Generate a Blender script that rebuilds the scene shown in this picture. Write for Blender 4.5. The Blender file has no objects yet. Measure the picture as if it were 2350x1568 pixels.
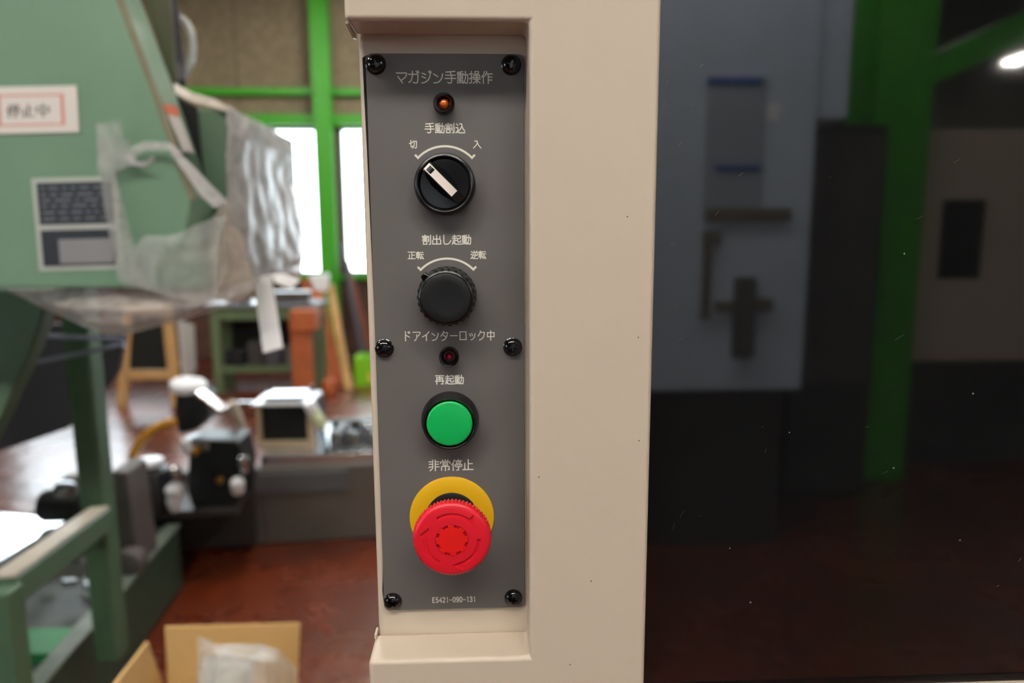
import bpy, bmesh, math, random
from mathutils import Vector, Matrix, Euler, noise

random.seed(7)
R = math.radians
SC = bpy.context.scene
COL = SC.collection

# ------------------------------------------------------------------ camera
ZP = 1.30                                   # height of the control panel centre above the floor
CAM = Vector((0.01709, -0.37148, ZP + 0.06017))
EUL = Euler((R(81.236), R(0.258), R(-2.328)), 'XYZ')
FPX = 1666.1                                # focal length in pixels of a 2350 wide frame
cd = bpy.data.cameras.new('camera')
cd.sensor_width = 36.0
cd.lens = FPX / 2350.0 * 36.0
cd.clip_start = 0.01
cd.clip_end = 200
cd.dof.use_dof = True
cd.dof.focus_distance = 0.366
cd.dof.aperture_fstop = 5.6
cam = bpy.data.objects.new('camera', cd)
cam.location = CAM
cam.rotation_euler = EUL
COL.objects.link(cam)
SC.camera = cam
CM = EUL.to_matrix()


def at(px, py, Y):
    """point of the room at depth Y that the photograph shows at pixel px, py"""
    d = CM @ Vector(((px - 1175) / FPX, (784 - py) / FPX, -1.0))
    return CAM + d * ((Y - CAM.y) / d.y)


def atz(px, py, Z):
    d = CM @ Vector(((px - 1175) / FPX, (784 - py) / FPX, -1.0))
    return CAM + d * ((Z - CAM.z) / d.z)


# ------------------------------------------------------------------ sky and exposure
wd = bpy.data.worlds.new('overcast_sky')
SC.world = wd
wd.use_nodes = True
bg = wd.node_tree.nodes['Background']
bg.inputs[0].default_value = (0.86, 0.94, 1.0, 1)
bg.inputs[1].default_value = 9.0
SC.view_settings.view_transform = 'Standard'
SC.view_settings.look = 'None'
SC.view_settings.gamma = 1.0
SC.view_settings.exposure = 0.0
SC.view_settings.use_curve_mapping = False
SC.cycles.max_bounces = 8
SC.cycles.diffuse_bounces = 3
LAMP_POWER = 138.0                           # radiance of the fluorescent tubes
LAMP_COL = (1.0, 0.955, 0.89)


def portal(name, loc, size, rot):
    ld = bpy.data.lights.new(name, 'AREA')
    ld.shape = 'RECTANGLE'
    ld.size, ld.size_y = size
    ld.cycles.is_portal = True
    o = bpy.data.objects.new(name, ld)
    o.location = loc
    o.rotation_euler = rot
    COL.objects.link(o)


# ------------------------------------------------------------------ materials
def lin(h):
    h = h.lstrip('#')
    out = []
    for i in (0, 2, 4):
        c = int(h[i:i + 2], 16) / 255
        out.append(c / 12.92 if c <= 0.04045 else ((c + 0.055) / 1.055) ** 2.4)
    return tuple(out)


MATS = {}


def mat(name, hexc, rough=0.5, metal=0.0, var=0.0, scale=8.0, bump=0.0, bscale=200.0, hex2=None, ior=1.5, coat=0.0, rvar=0.0):
    if name in MATS:
        return MATS[name]
    m = bpy.data.materials.new(name)
    m.use_nodes = True
    nt = m.node_tree
    b = nt.nodes['Principled BSDF']
    c = lin(hexc)
    b.inputs['Base Color'].default_value = (*c, 1)
    b.inputs['Roughness'].default_value = rough
    b.inputs['Metallic'].default_value = metal
    b.inputs['IOR'].default_value = ior
    if coat:
        b.inputs['Coat Weight'].default_value = coat
        b.inputs['Coat Roughness'].default_value = 0.08
    tc = nt.nodes.new('ShaderNodeTexCoord')
    if var or hex2 or rvar:
        n = nt.nodes.new('ShaderNodeTexNoise')
        n.inputs['Scale'].default_value = scale
        n.inputs['Detail'].default_value = 5
        n.inputs['Roughness'].default_value = 0.6
        nt.links.new(tc.outputs['Object'], n.inputs['Vector'])
        if var or hex2:
            rp = nt.nodes.new('ShaderNodeValToRGB')
            rp.color_ramp.elements[0].position = 0.32
            rp.color_ramp.elements[1].position = 0.68
            c2 = lin(hex2) if hex2 else tuple(x * (1 + var) for x in c)
            c1 = c if hex2 else tuple(x * (1 - var) for x in c)
            rp.color_ramp.elements[0].color = (*c1, 1)
            rp.color_ramp.elements[1].color = (*c2, 1)
            nt.links.new(n.outputs['Fac'], rp.inputs['Fac'])
            nt.links.new(rp.outputs['Color'], b.inputs['Base Color'])
        if rvar:
            mr = nt.nodes.new('ShaderNodeMapRange')
            mr.inputs['To Min'].default_value = max(0.02, rough - rvar)
            mr.inputs['To Max'].default_value = min(1, rough + rvar)
            nt.links.new(n.outputs['Fac'], mr.inputs['Value'])
            nt.links.new(mr.outputs['Result'], b.inputs['Roughness'])
    if bump:
        n2 = nt.nodes.new('ShaderNodeTexNoise')
        n2.inputs['Scale'].default_value = bscale
        n2.inputs['Detail'].default_value = 3
        nt.links.new(tc.outputs['Object'], n2.inputs['Vector'])
        bp = nt.nodes.new('ShaderNodeBump')
        bp.inputs['Strength'].default_value = bump
        bp.inputs['Distance'].default_value = 0.3 / bscale
        nt.links.new(n2.outputs['Fac'], bp.inputs['Height'])
        nt.links.new(bp.outputs['Normal'], b.inputs['Normal'])
    MATS[name] = m
    return m


def sheet_mat(name, hexc, clear, rough=0.3, nscale=18.0, mod=0.22):
    """thin crumpled clear film: part transparent, part milky, with a sheen"""
    m = bpy.data.materials.new(name)
    m.use_nodes = True
    nt = m.node_tree
    nt.nodes.clear()
    out = nt.nodes.new('ShaderNodeOutputMaterial')
    c = lin(hexc)
    tr = nt.nodes.new('ShaderNodeBsdfTransparent')
    tr.inputs[0].default_value = (0.93, 0.93, 0.93, 1)
    tl = nt.nodes.new('ShaderNodeBsdfTranslucent')
    tl.inputs[0].default_value = (*c, 1)
    df = nt.nodes.new('ShaderNodeBsdfDiffuse')
    df.inputs[0].default_value = (*c, 1)
    gl = nt.nodes.new('ShaderNodeBsdfGlossy')
    gl.inputs['Roughness'].default_value = rough
    a = nt.nodes.new('ShaderNodeMixShader'); a.inputs[0].default_value = 0.3
    nt.links.new(df.outputs[0], a.inputs[1]); nt.links.new(tl.outputs[0], a.inputs[2])
    fr = nt.nodes.new('ShaderNodeFresnel'); fr.inputs[0].default_value = 1.22
    g = nt.nodes.new('ShaderNodeMixShader')
    nt.links.new(fr.outputs[0], g.inputs[0])
    tc = nt.nodes.new('ShaderNodeTexCoord')
    n = nt.nodes.new('ShaderNodeTexNoise'); n.inputs['Scale'].default_value = nscale; n.inputs['Detail'].default_value = 3
    n.inputs['Distortion'].default_value = 1.2
    nt.links.new(tc.outputs['Object'], n.inputs['Vector'])
    mr = nt.nodes.new('ShaderNodeMapRange')
    mr.inputs['From Min'].default_value = 0.3; mr.inputs['From Max'].default_value = 0.7
    mr.inputs['To Min'].default_value = max(0, 1 - clear - mod); mr.inputs['To Max'].default_value = min(1, 1 - clear + mod)
    nt.links.new(n.outputs['Fac'], mr.inputs['Value'])
    t = nt.nodes.new('ShaderNodeMixShader')
    nt.links.new(mr.outputs['Result'], t.inputs[0])
    nt.links.new(tr.outputs[0], t.inputs[1]); nt.links.new(a.outputs[0], t.inputs[2])
    nt.links.new(t.outputs[0], g.inputs[1]); nt.links.new(gl.outputs[0], g.inputs[2])
    nt.links.new(g.outputs[0], out.inputs[0])
    MATS[name] = m
    return m


def emis(name, col, s):
    m = bpy.data.materials.new(name)
    m.use_nodes = True
    b = m.node_tree.nodes['Principled BSDF']
    b.inputs['Base Color'].default_value = (0.9, 0.9, 0.9, 1)
    b.inputs['Emission Color'].default_value = (*col, 1)
    b.inputs['Emission Strength'].default_value = s
    MATS[name] = m
    return m


# ------------------------------------------------------------------ mesh helpers
WL = {}                                     # world position of every object's origin


class MB:
    def __init__(self):
        self.v = []
        self.f = []

    def add(self, vs, fs):
        o = len(self.v)
        self.v += [Vector(q) for q in vs]
        self.f += [tuple(i + o for i in q) for q in fs]
        return self

    def box(self, a, b):
        (x0, y0, z0), (x1, y1, z1) = a, b
        x0, x1 = sorted((x0, x1)); y0, y1 = sorted((y0, y1)); z0, z1 = sorted((z0, z1))
        return self.add([(x0, y0, z0), (x1, y0, z0), (x1, y1, z0), (x0, y1, z0), (x0, y0, z1), (x1, y0, z1), (x1, y1, z1), (x0, y1, z1)],
                        [(0, 3, 2, 1), (4, 5, 6, 7), (0, 1, 5, 4), (1, 2, 6, 5), (2, 3, 7, 6), (3, 0, 4, 7)])

    def obox(self, c, size, rot=(0, 0, 0)):
        m = Euler(rot).to_matrix()
        c = Vector(c)
        s = [q / 2 for q in size]
        vs = [c + m @ Vector((sx * s[0], sy * s[1], sz * s[2])) for sz in (-1, 1) for sx, sy in ((-1, -1), (1, -1), (1, 1), (-1, 1))]
        return self.add(vs, [(0, 3, 2, 1), (4, 5, 6, 7), (0, 1, 5, 4), (1, 2, 6, 5), (2, 3, 7, 6), (3, 0, 4, 7)])

    def prism(self, pts, ext):
        """polygon pts (3d, counter-clockwise seen against ext) pushed along ext"""
        n = len(pts)
        e = Vector(ext)
        vs = [Vector(q) for q in pts] + [Vector(q) + e for q in pts]
        fs = [tuple(range(n - 1, -1, -1)), tuple(range(n, 2 * n))] + [(i, (i + 1) % n, n + (i + 1) % n, n + i) for i in range(n)]
        return self.add(vs, fs)

    def bar(self, a, b, w, h=None, up=(0, 0, 1)):
        """box beam from a to b, w across, h in the up direction"""
        a, b = Vector(a), Vector(b)
        h = h or w
        d = (b - a).normalized()
        u = Vector(up)
        s = d.cross(u)
        if s.length < 1e-4:
            s = d.cross(Vector((0, 1, 0)))
        s.normalize()
        u = s.cross(d)
        q = [s * sx * w / 2 + u * sz * h / 2 for sx, sz in ((-1, -1), (1, -1), (1, 1), (-1, 1))]
        return self.prism([a + k for k in q], b - a)

    def tube(self, path, r, n=8):
        path = [Vector(q) for q in path]
        m = len(path)
        vs, fs = [], []
        for i, p in enumerate(path):
            d = (path[min(i + 1, m - 1)] - path[max(i - 1, 0)]).normalized()
            s = d.cross(Vector((0.13, 0.31, 0.94)))
            s.normalize()
            t = s.cross(d)
            rr = r[i] if isinstance(r, (list, tuple)) else r
            for k in range(n):
                a = 2 * math.pi * k / n
                vs.append(p + (s * math.cos(a) + t * math.sin(a)) * rr)
        for i in range(m - 1):
            for k in range(n):
                fs.append((i * n + k, i * n + (k + 1) % n, (i + 1) * n + (k + 1) % n, (i + 1) * n + k))
        fs.append(tuple(range(n - 1, -1, -1)))
        fs.append(tuple((m - 1) * n + k for k in range(n)))
        return self.add(vs, fs)

    def lathe(self, c, prof, axis=(0, -1, 0), n=48, rfun=None):
        """profile of (radius, height) turned about axis through c"""
        c = Vector(c)
        ax = Vector(axis).normalized()
        s = ax.cross(Vector((0, 0, 1)))
        if s.length < 1e-3:
            s = Vector((1, 0, 0))
        s.normalize()
        t = s.cross(ax)
        vs, fs = [], []
        for j, (r, h) in enumerate(prof):
            for k in range(n):
                a = 2 * math.pi * k / n
                rr = rfun(j, k, r) if rfun else r
                vs.append(c + ax * h + (s * math.cos(a) + t * math.sin(a)) * rr)
        for j in range(len(prof) - 1):
            for k in range(n):
                fs.append((j * n + k, j * n + (k + 1) % n, (j + 1) * n + (k + 1) % n, (j + 1) * n + k))
        fs.append(tuple(range(n - 1, -1, -1)))
        fs.append(tuple((len(prof) - 1) * n + k for k in range(n)))
        return self.add(vs, fs)

    def patch(self, rows, noise_amp=0.0, nscale=20.0, direction=(0, -1, 0), nu=24, nv=18, bulge=0.0, seed=0.0):
        """surface through polylines (rows), crumpled along direction"""
        def res(line, n):
            line = [Vector(q) for q in line]
            L = [0]
            for a, b in zip(line, line[1:]):
                L.append(L[-1] + (b - a).length)
            out = []
            for i in range(n):
                t = L[-1] * i / (n - 1)
                k = 0
                while k < len(L) - 2 and L[k + 1] < t:
                    k += 1
                u = 0 if L[k + 1] == L[k] else (t - L[k]) / (L[k + 1] - L[k])
                out.append(line[k].lerp(line[k + 1], u))
            return out
        rr = [res(q, nu) for q in rows]
        d = Vector(direction).normalized()
        vs, fs = [], []
        cols = [res([r[i] for r in rr], nv) for i in range(nu)]
        for j in range(nv):
            for i in range(nu):
                p = cols[i][j].copy()
                b = math.sin(math.pi * i / (nu - 1)) * math.sin(math.pi * j / (nv - 1))
                q = p * nscale + Vector((seed, seed * 2, 0))
                w = noise.noise(q) + 0.5 * abs(noise.noise(q * 2.3)) + 0.35 * noise.noise(q * 5.1)
                p += d * (bulge * b + noise_amp * w)
                vs.append(p)
        for j in range(nv - 1):
            for i in range(nu - 1):
                fs.append((j * nu + i, j * nu + i + 1, (j + 1) * nu + i + 1, (j + 1) * nu + i))
        return self.add(vs, fs)

    def build(self, name, material, parent=None, smooth=False, bevel=0.0, seg=2, loc=None, angle=35, solid=0.0):
        base = Vector(loc) if loc is not None else (WL[parent.name] if parent else Vector())
        me = bpy.data.meshes.new(name)
        me.from_pydata([tuple(q - base) for q in self.v], [], self.f)
        me.validate()
        bm = bmesh.new()
        bm.from_mesh(me)
        if not solid:
            bmesh.ops.recalc_face_normals(bm, faces=bm.faces)
        bm.to_mesh(me)
        bm.free()
        me.materials.append(MATS[material] if isinstance(material, str) else material)
        o = bpy.data.objects.new(name, me)
        COL.objects.link(o)
        if smooth:
            me.shade_smooth()
            me.set_sharp_from_angle(angle=R(angle))
        if solid:
            s = o.modifiers.new('thickness', 'SOLIDIFY')
            s.thickness = solid
        if bevel:
            b = o.modifiers.new('bevel', 'BEVEL')
            b.width = bevel
            b.segments = seg
            b.limit_method = 'ANGLE'
            b.angle_limit = R(30)
            me.shade_smooth()
            me.set_sharp_from_angle(angle=R(50))
            b.harden_normals = True
        if parent:
            o.parent = parent
            if loc is not None:
                o.location = base - WL[parent.name]
        elif loc is not None:
            o.location = base
        WL[o.name] = base.copy()
        return o


def tag(o, label=None, cat=None, group=None, kind=None):
    if label: o['label'] = label
    if cat: o['category'] = cat
    if group: o['group'] = group
    if kind: o['kind'] = kind
    return o


def thing(name, loc, label, cat, group=None):
    o = bpy.data.objects.new(name, None)
    o.empty_display_size = 0.05
    o.location = loc
    COL.objects.link(o)
    WL[o.name] = Vector(loc)
    return tag(o, label, cat, group)


def dup(o, parent=None, offset=(0, 0, 0)):
    c = o.copy()
    COL.objects.link(c)
    if parent:
        c.parent = parent
    c.location = o.location + Vector(offset)
    WL[c.name] = WL[o.name] + Vector(offset)
    for ch in [q for q in o.children]:
        d = dup(ch, c)
    return c


def apply_mods(o):
    dg = bpy.context.evaluated_depsgraph_get()
    dg.update()
    me = bpy.data.meshes.new_from_object(o.evaluated_get(dg))
    o.modifiers.clear()
    o.data = me


def cut(o, mb):
    """carve the shapes of mb out of o"""
    c = mb.build('cutter', 'black_plastic')
    c.location = o.matrix_world.translation if not o.parent else WL[o.name]
    c.location = (0, 0, 0)
    m = o.modifiers.new('carve', 'BOOLEAN')
    m.object = c
    m.solver = 'EXACT'
    bpy.context.view_layer.update()
    apply_mods(o)
    bpy.data.objects.remove(c)


mat('beige', '#C9B9A6', 0.42, var=0.02, scale=6, bump=0.05, bscale=900)
mat('black_plastic', '#070708', 0.32, ior=1.45)
mat('black_matte', '#09090A', 0.5, ior=1.42)
mat('black_gloss', '#060607', 0.14)
mat('plate', '#5C5856', 0.46, var=0.03, scale=12, bump=0.06, bscale=1500)
mat('print', '#E6E2D4', 0.6)
mat('foam', '#141414', 0.95, bump=0.6, bscale=1200, var=0.5, scale=900)
mat('green_cap', '#00A650', 0.38)
mat('yellow', '#D9A800', 0.5)
mat('red', '#D8182B', 0.36)
mat('red_cap', '#E01410', 0.42)
mat('white_insert', '#F0E3D8', 0.45)
mat('amber', '#C65400', 0.12, coat=1)
mat('ruby', '#8A0018', 0.1, coat=1)

# ------------------------------------------------------------------ the hall
YB, YF, XL, XR, ZC = 7.5, -11.5, -5.2, 9.0, 5.0

fm = mat('floor_paint', '#4A2418', 0.27, hex2='#6E2C14', scale=1.6, rvar=0.06, bump=0.12, bscale=9.0, ior=1.7)
tag(MB().box((XL, YF, -0.1), (XR, YB, 0)).build('floor', 'floor_paint'), kind='structure')
mat('ceiling', '#8A8578', 0.9, var=0.1)
tag(MB().box((XL, YF, ZC), (XR, YB, ZC + 0.1)).build('ceiling', 'ceiling'), kind='structure')
mat('wall_board', '#7C7058', 0.9, hex2='#93866C', scale=14, bump=0.3, bscale=60)
mat('dado', '#5A3A2A', 0.8, hex2='#43302A', scale=5)
mat('wall_dim', '#5A564C', 0.9, var=0.12, scale=3)
mat('green_steel', '#3FA31A', 0.42, var=0.06, scale=3)

W0, W1 = 0.893, 2.425                      # window sill and head
xg = at(755, 400, YB).x                    # middle of the green post
wins = [(-5.1, xg - 0.115), (xg + 0.115, 2.2)]
wb = MB()
wb.box((XL, YB, 0), (XR, YB + 0.12, W0)).box((XL, YB, W1), (XR, YB + 0.12, ZC))
wb.box((XL, YB, W0), (wins[0][0], YB + 0.12, W1)).box((wins[0][1], YB, W0), (wins[1][0], YB + 0.12, W1)).box((wins[1][1], YB, W0), (XR, YB + 0.12, W1))
wall_back = tag(wb.build('wall_back', 'dado'), kind='structure')
x = XL + 0.02
k = 0
while x < 3.2:                              # dusty wall boards above the windows
    for z0, z1 in ((2.80, 3.70), (3.71, 4.98), (2.545, 2.722)):
        MB().box((x, YB - 0.02, z0), (x + 0.897, YB, z1)).build('wall_panel', 'wall_board', wall_back, bevel=0.004, seg=1)
    x += 0.905
tag(MB().box((XL, YB - 0.1, 2.725), (XR, YB - 0.021, 2.798)).build('trim_1', 'green_steel', bevel=0.004), kind='structure')
tag(MB().box((XL, YB - 0.1, 2.425), (XR, YB - 0.001, 2.54)).build('trim_2', 'green_steel', bevel=0.004), kind='structure')
pg = MB()
pg.box((xg - 0.09, YB - 0.22, 0.0), (xg + 0.09, YB - 0.205, ZC)).box((xg - 0.09, YB - 0.125, 0), (xg + 0.09, YB - 0.11, ZC)).box((xg - 0.006, YB - 0.205, 0), (xg + 0.006, YB - 0.125, ZC))
tag(pg.build('trim_3', 'green_steel'), kind='structure')
tag(MB().box((XL, YB - 0.06, W0 - 0.05), (XR, YB - 0.001, W0)).build('trim_4', 'green_steel', bevel=0.003), kind='structure')

gp = bpy.data.materials.new('pane_glass')
gp.use_nodes = True
nt = gp.node_tree
nt.nodes.clear()
o_ = nt.nodes.new('ShaderNodeOutputMaterial'); t_ = nt.nodes.new('ShaderNodeBsdfTransparent'); g_ = nt.nodes.new('ShaderNodeBsdfGlossy')
g_.inputs['Roughness'].default_value = 0.05
mx = nt.nodes.new('ShaderNodeMixShader'); fr = nt.nodes.new('ShaderNodeFresnel'); fr.inputs[0].default_value = 1.45
t_.inputs[0].default_value = (0.95, 0.97, 0.97, 1)
nt.links.new(fr.outputs[0], mx.inputs[0]); nt.links.new(t_.outputs[0], mx.inputs[1]); nt.links.new(g_.outputs[0], mx.inputs[2]); nt.links.new(mx.outputs[0], o_.inputs[0])
MATS['pane_glass'] = gp
mat('window_bar', '#7F8A80', 0.5)


def window(n, a, b, z0, z1, panes, side):
    """glazed opening; side 'y' lies in the back wall, 'x' in the left wall"""
    P = (lambda u, d, z: (u, YB + d, z)) if side == 'y' else (lambda u, d, z: (XL - d, u, z))
    fr_ = MB()
    t = 0.03
    for u0, u1, v0, v1 in ((a, b, z0, z0 + t), (a, b, z1 - t, z1), (a, a + t, z0 + t, z1 - t), (b - t, b, z0 + t, z1 - t)):
        fr_.box(P(u0, 0.02, v0), P(u1, 0.09, v1))
    w = tag(fr_.build('window_%d' % n, 'window_bar'), kind='structure')
    step = (b - a - 2 * t) / panes
    for i in range(panes):
        u = a + t + i * step
        if i:
            MB().box(P(u - 0.012, 0.025, z0 + t), P(u + 0.012, 0.085, z1 - t)).build('mullion', 'window_bar', w)
        MB().box(P(u + 0.0125, 0.05, z0 + t), P(u + step - 0.0125, 0.054, z1 - t)).build('pane', 'pane_glass', w)


window(1, wins[0][0], wins[0][1], W0, W1, 2, 'y')
window(2, wins[1][0], wins[1][1], W0, W1, 2, 'y')
for a, b in wins:
    portal('window_daylight', ((a + b) / 2, YB + 0.115, (W0 + W1) / 2), (b - a, W1 - W0), (R(-90), 0, 0))
# left wall with a daylight window in front of the panel
LW = (-3.3, -1.2)
wl = MB()
wl.box((XL - 0.12, YF, 0), (XL, YB, 1.1)).box((XL - 0.12, YF, 2.5), (XL, YB, ZC)).box((XL - 0.12, YF, 1.1), (XL, LW[0], 2.5)).box((XL - 0.12, LW[1], 1.1), (XL, YB, 2.5))
tag(wl.build('wall_left', 'wall_dim'), kind='structure')
window(3, LW[0], LW[1], 1.1, 2.5, 3, 'x')
portal('window_daylight', (XL - 0.115, sum(LW) / 2, 1.8), (1.4, LW[1] - LW[0]), (0, R(-90), 0))
tag(MB().box((XR, YF, 0), (XR + 0.12, YB, ZC)).build('wall_right', 'wall_dim'), kind='structure')
tag(MB().box((XL, YF - 0.12, 0), (XR, YF, ZC)).build('wall_front', 'wall_dim'), kind='structure')

# fluorescent fixtures; those above the rear machines are added fill, out of view
mat('fixture', '#D8D6CE', 0.5)
emis('tube_light', LAMP_COL, LAMP_POWER)
lampA = None
k = 0
for lx, ly in ((3.4, -5.8), (-1.75, -1.72), (-0.45, -1.72), (0.85, -1.72), (5.5, -4.0), (7.55, -9.6), (7.55, -6.4), (-2.6, 1.2), (-0.6, 2.6), (-2.6, 4.2), (-0.6, 5.6), (2.0, 1.6), (2.0, 4.6)):
    lz = 3.7
    near = ly == -1.72
    lab = 'twin tube fluorescent fixture hanging behind the camera' if ly < 0 else 'added unseen twin tube fixture brightening the machines near the windows'
    if near:
        lab = {-1.75: 'crosswise fluorescent fixture above and well left of the camera', -0.45: 'crosswise fluorescent fixture hanging right above and behind the camera', 0.85: 'crosswise fluorescent fixture above and right of the camera'}[lx]
    if (lx, ly) == (7.55, -9.6):
        lab = 'far fluorescent fixture mirrored at the right edge of the dark door window'
    if lampA is None:
        t = thing('ceiling_lamp', (lx, ly, lz), lab, 'lamp', 'fluorescent ceiling lamps')
        MB().prism([(lx - 0.13, ly - 0.63, lz), (lx + 0.13, ly - 0.63, lz), (lx + 0.05, ly - 0.63, lz + 0.06), (lx - 0.05, ly - 0.63, lz + 0.06)], (0, 1.26, 0)).build('housing', 'fixture', t)
        for s in (-0.06, 0.06):
            MB().tube([(lx + s, ly - 0.6, lz - 0.03), (lx + s, ly + 0.6, lz - 0.03)], 0.016, 10).build('tube', 'tube_light', t, smooth=True)
            for e in (-0.6, 0.6):
                MB().box((lx + s - 0.012, ly + e - 0.015, lz - 0.05), (lx + s + 0.012, ly + e + 0.015, lz)).build('socket', 'fixture', t)
        for e in (-0.4, 0.4):
            MB().tube([(lx, ly + e, lz + 0.055), (lx, ly + e, ZC)], 0.006, 6).build('rod', 'fixture', t)
        lampA = t
    else:
        t = dup(lampA, None, Vector((lx, ly, lz)) - WL[lampA.name])
        t['label'] = lab
        if near:
            t.rotation_euler = (0, 0, R(69))
    k += 1

# ------------------------------------------------------------------ machine column with its notch
def P(x, y, z):                             # panel coordinates in mm -> room
    return (x / 1000, y / 1000, ZP + z / 1000)


DF = -24.5                                  # front face of the column
col = thing('machine_column', P(28, 60, -1300), 'beige sheet metal machine column with recess holding the control panel', 'machine')
prof = [(-43.8, -1290), (99.9, -1290), (99.9, 800), (-43.8, 800), (-43.8, 153.7), (39.4, 153.7), (39.4, -159.4), (-43.8, -159.4)]
cb = MB()
cb.prism([P(x, DF, z) for x, z in prof], (0, 0.026, 0))
cb.build('front_cover', 'beige', col, bevel=0.0024, seg=4)
MB().box(P(-42.2, 1.5, -1290), P(99.9, 330, 800)).build('back_box', 'beige', col, bevel=0.003, seg=4)
fl_ = MB()
fl_.prism([P(-43.8, -21.5, 153.9), P(-43.8, -21.5, 152.8), P(-43.8, -4, 150.9), P(-43.8, 1.4, 151.6), P(-43.8, 1.4, 153.9)], (0.0012, 0, 0))
fl_.build('flange', 'beige', col)
MB().box(P(-43.8, -3.5, -159.8), P(-42.5, 4.5, -157.0)).build('flange', 'beige', col, bevel=0.0004, seg=1)
# dark specks of wear on the paint
sp = MB()
for x, z in ((92.5, 8), (94, -44), (60.5, -164.2), (44, -62), (71, -118), (38.8, -155.2), (38.6, -151), (86, 66)):
    sp.obox(P(x, DF - 0.02 if x > 39.4 else -8, z if x > 39.4 else -159.32), (0.0006, 0.0004, 0.0005), (0, random.random(), 0))
tag(sp.build('paint_chip', mat('chip', '#4A4038', 0.8), col), kind='stuff')

# ------------------------------------------------------------------ door with the dark window, right of the column
door = thing('machine_door', P(480, 10, -1290), 'beige machine door with large dark glossy viewing window', 'door')
wm = bpy.data.materials.new('dark_window')
wm.use_nodes = True
nt = wm.node_tree
b = nt.nodes['Principled BSDF']
b.inputs['Roughness'].default_value = 0.035
b.inputs['IOR'].default_value = 1.85
tc = nt.nodes.new('ShaderNodeTexCoord')
vo = nt.nodes.new('ShaderNodeTexVoronoi'); vo.inputs['Scale'].default_value = 70
nt.links.new(tc.outputs['Object'], vo.inputs['Vector'])
lt = nt.nodes.new('ShaderNodeMath'); lt.operation = 'LESS_THAN'; lt.inputs[1].default_value = 0.035
nt.links.new(vo.outputs['Distance'], lt.inputs[0])
sx = nt.nodes.new('ShaderNodeSeparateColor')
nt.links.new(vo.outputs['Color'], sx.inputs[0])
g2 = nt.nodes.new('ShaderNodeMath'); g2.operation = 'GREATER_THAN'; g2.inputs[1].default_value = 0.72
nt.links.new(sx.outputs[0], g2.inputs[0])
mu = nt.nodes.new('ShaderNodeMath'); mu.operation = 'MULTIPLY'
nt.links.new(lt.outputs[0], mu.inputs[0]); nt.links.new(g2.outputs[0], mu.inputs[1])
mc = nt.nodes.new('ShaderNodeMix'); mc.data_type = 'RGBA'
mc.inputs['A'].default_value = (0.0045, 0.0047, 0.005, 1); mc.inputs['B'].default_value = (0.22, 0.21, 0.2, 1)
nt.links.new(mu.outputs[0], mc.inputs['Factor'])
nt.links.new(mc.outputs['Result'], b.inputs['Base Color'])
MATS['dark_window'] = wm
GY = -5.0                                   # front of the window pane
MB().box(P(100.5, GY, -189.5), P(820, GY + 5, 720)).build('window_pane', 'dark_window', door)
MB().box(P(100.2, GY - 0.6, -194), P(820, GY + 5, -189.6)).build('gasket', 'black_plastic', door)
mat('beige_door', '#B9A98F', 0.45)
MB().box(P(100.2, GY - 3, -1285), P(900, GY + 30, -194.2)).build('lower_panel', 'beige', door, bevel=0.001)
MB().box(P(820.2, GY - 3, -194), P(900, GY + 30, 800)).build('stile', 'beige', door, bevel=0.001)
MB().box(P(100.2, GY - 3, 720.2), P(820, GY + 30, 800)).build('top_rail', 'beige', door, bevel=0.001)
# lint and scratches that lie on the window
ln = MB()
for (px, py, L0, a) in ((1521, 250, 14, 80), (1645, 490, 5, 60), (1700, 400, 4, 40), (1543, 560, 4, 20), (1560, 330, 4, 60), (1552, 700, 3, 70), (1565, 1180, 7, 70), (1545, 1210, 6, 80),
                       (1757, 1034, 4, 75), (2063, 775, 7, 35), (2030, 1085, 5, 30), (1905, 407, 2, 10), (2195, 370, 5, 35), (2340, 1285, 4, 70), (2290, 1345, 2, 40), (1605, 1185, 2, 0), (1640, 585, 3, 45),
                       (2110, 500, 5, 30), (1560, 780, 4, 50), (1750, 980, 2, 60), (1990, 980, 3, 20), (1530, 190, 4, 70), (1610, 150, 3, 40)):
    p = at(px, py, GY / 1000)
    prev = None
    pts = []
    for i in range(5):
        t = i / 4 - 0.5
        L = L0 * 0.65
        dx = t * L * math.cos(R(a)) + 0.6 * math.sin(t * 5) * L * 0.12
        dz = t * L * math.sin(R(a))
        pts.append((p.x + dx / 1000, GY / 1000 - 0.00006, p.z + dz / 1000))
    ln.tube(pts, 0.00004, 4)
tag(ln.build('lint', mat('lint', '#8F8B84', 0.9), door), kind='stuff')

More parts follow.
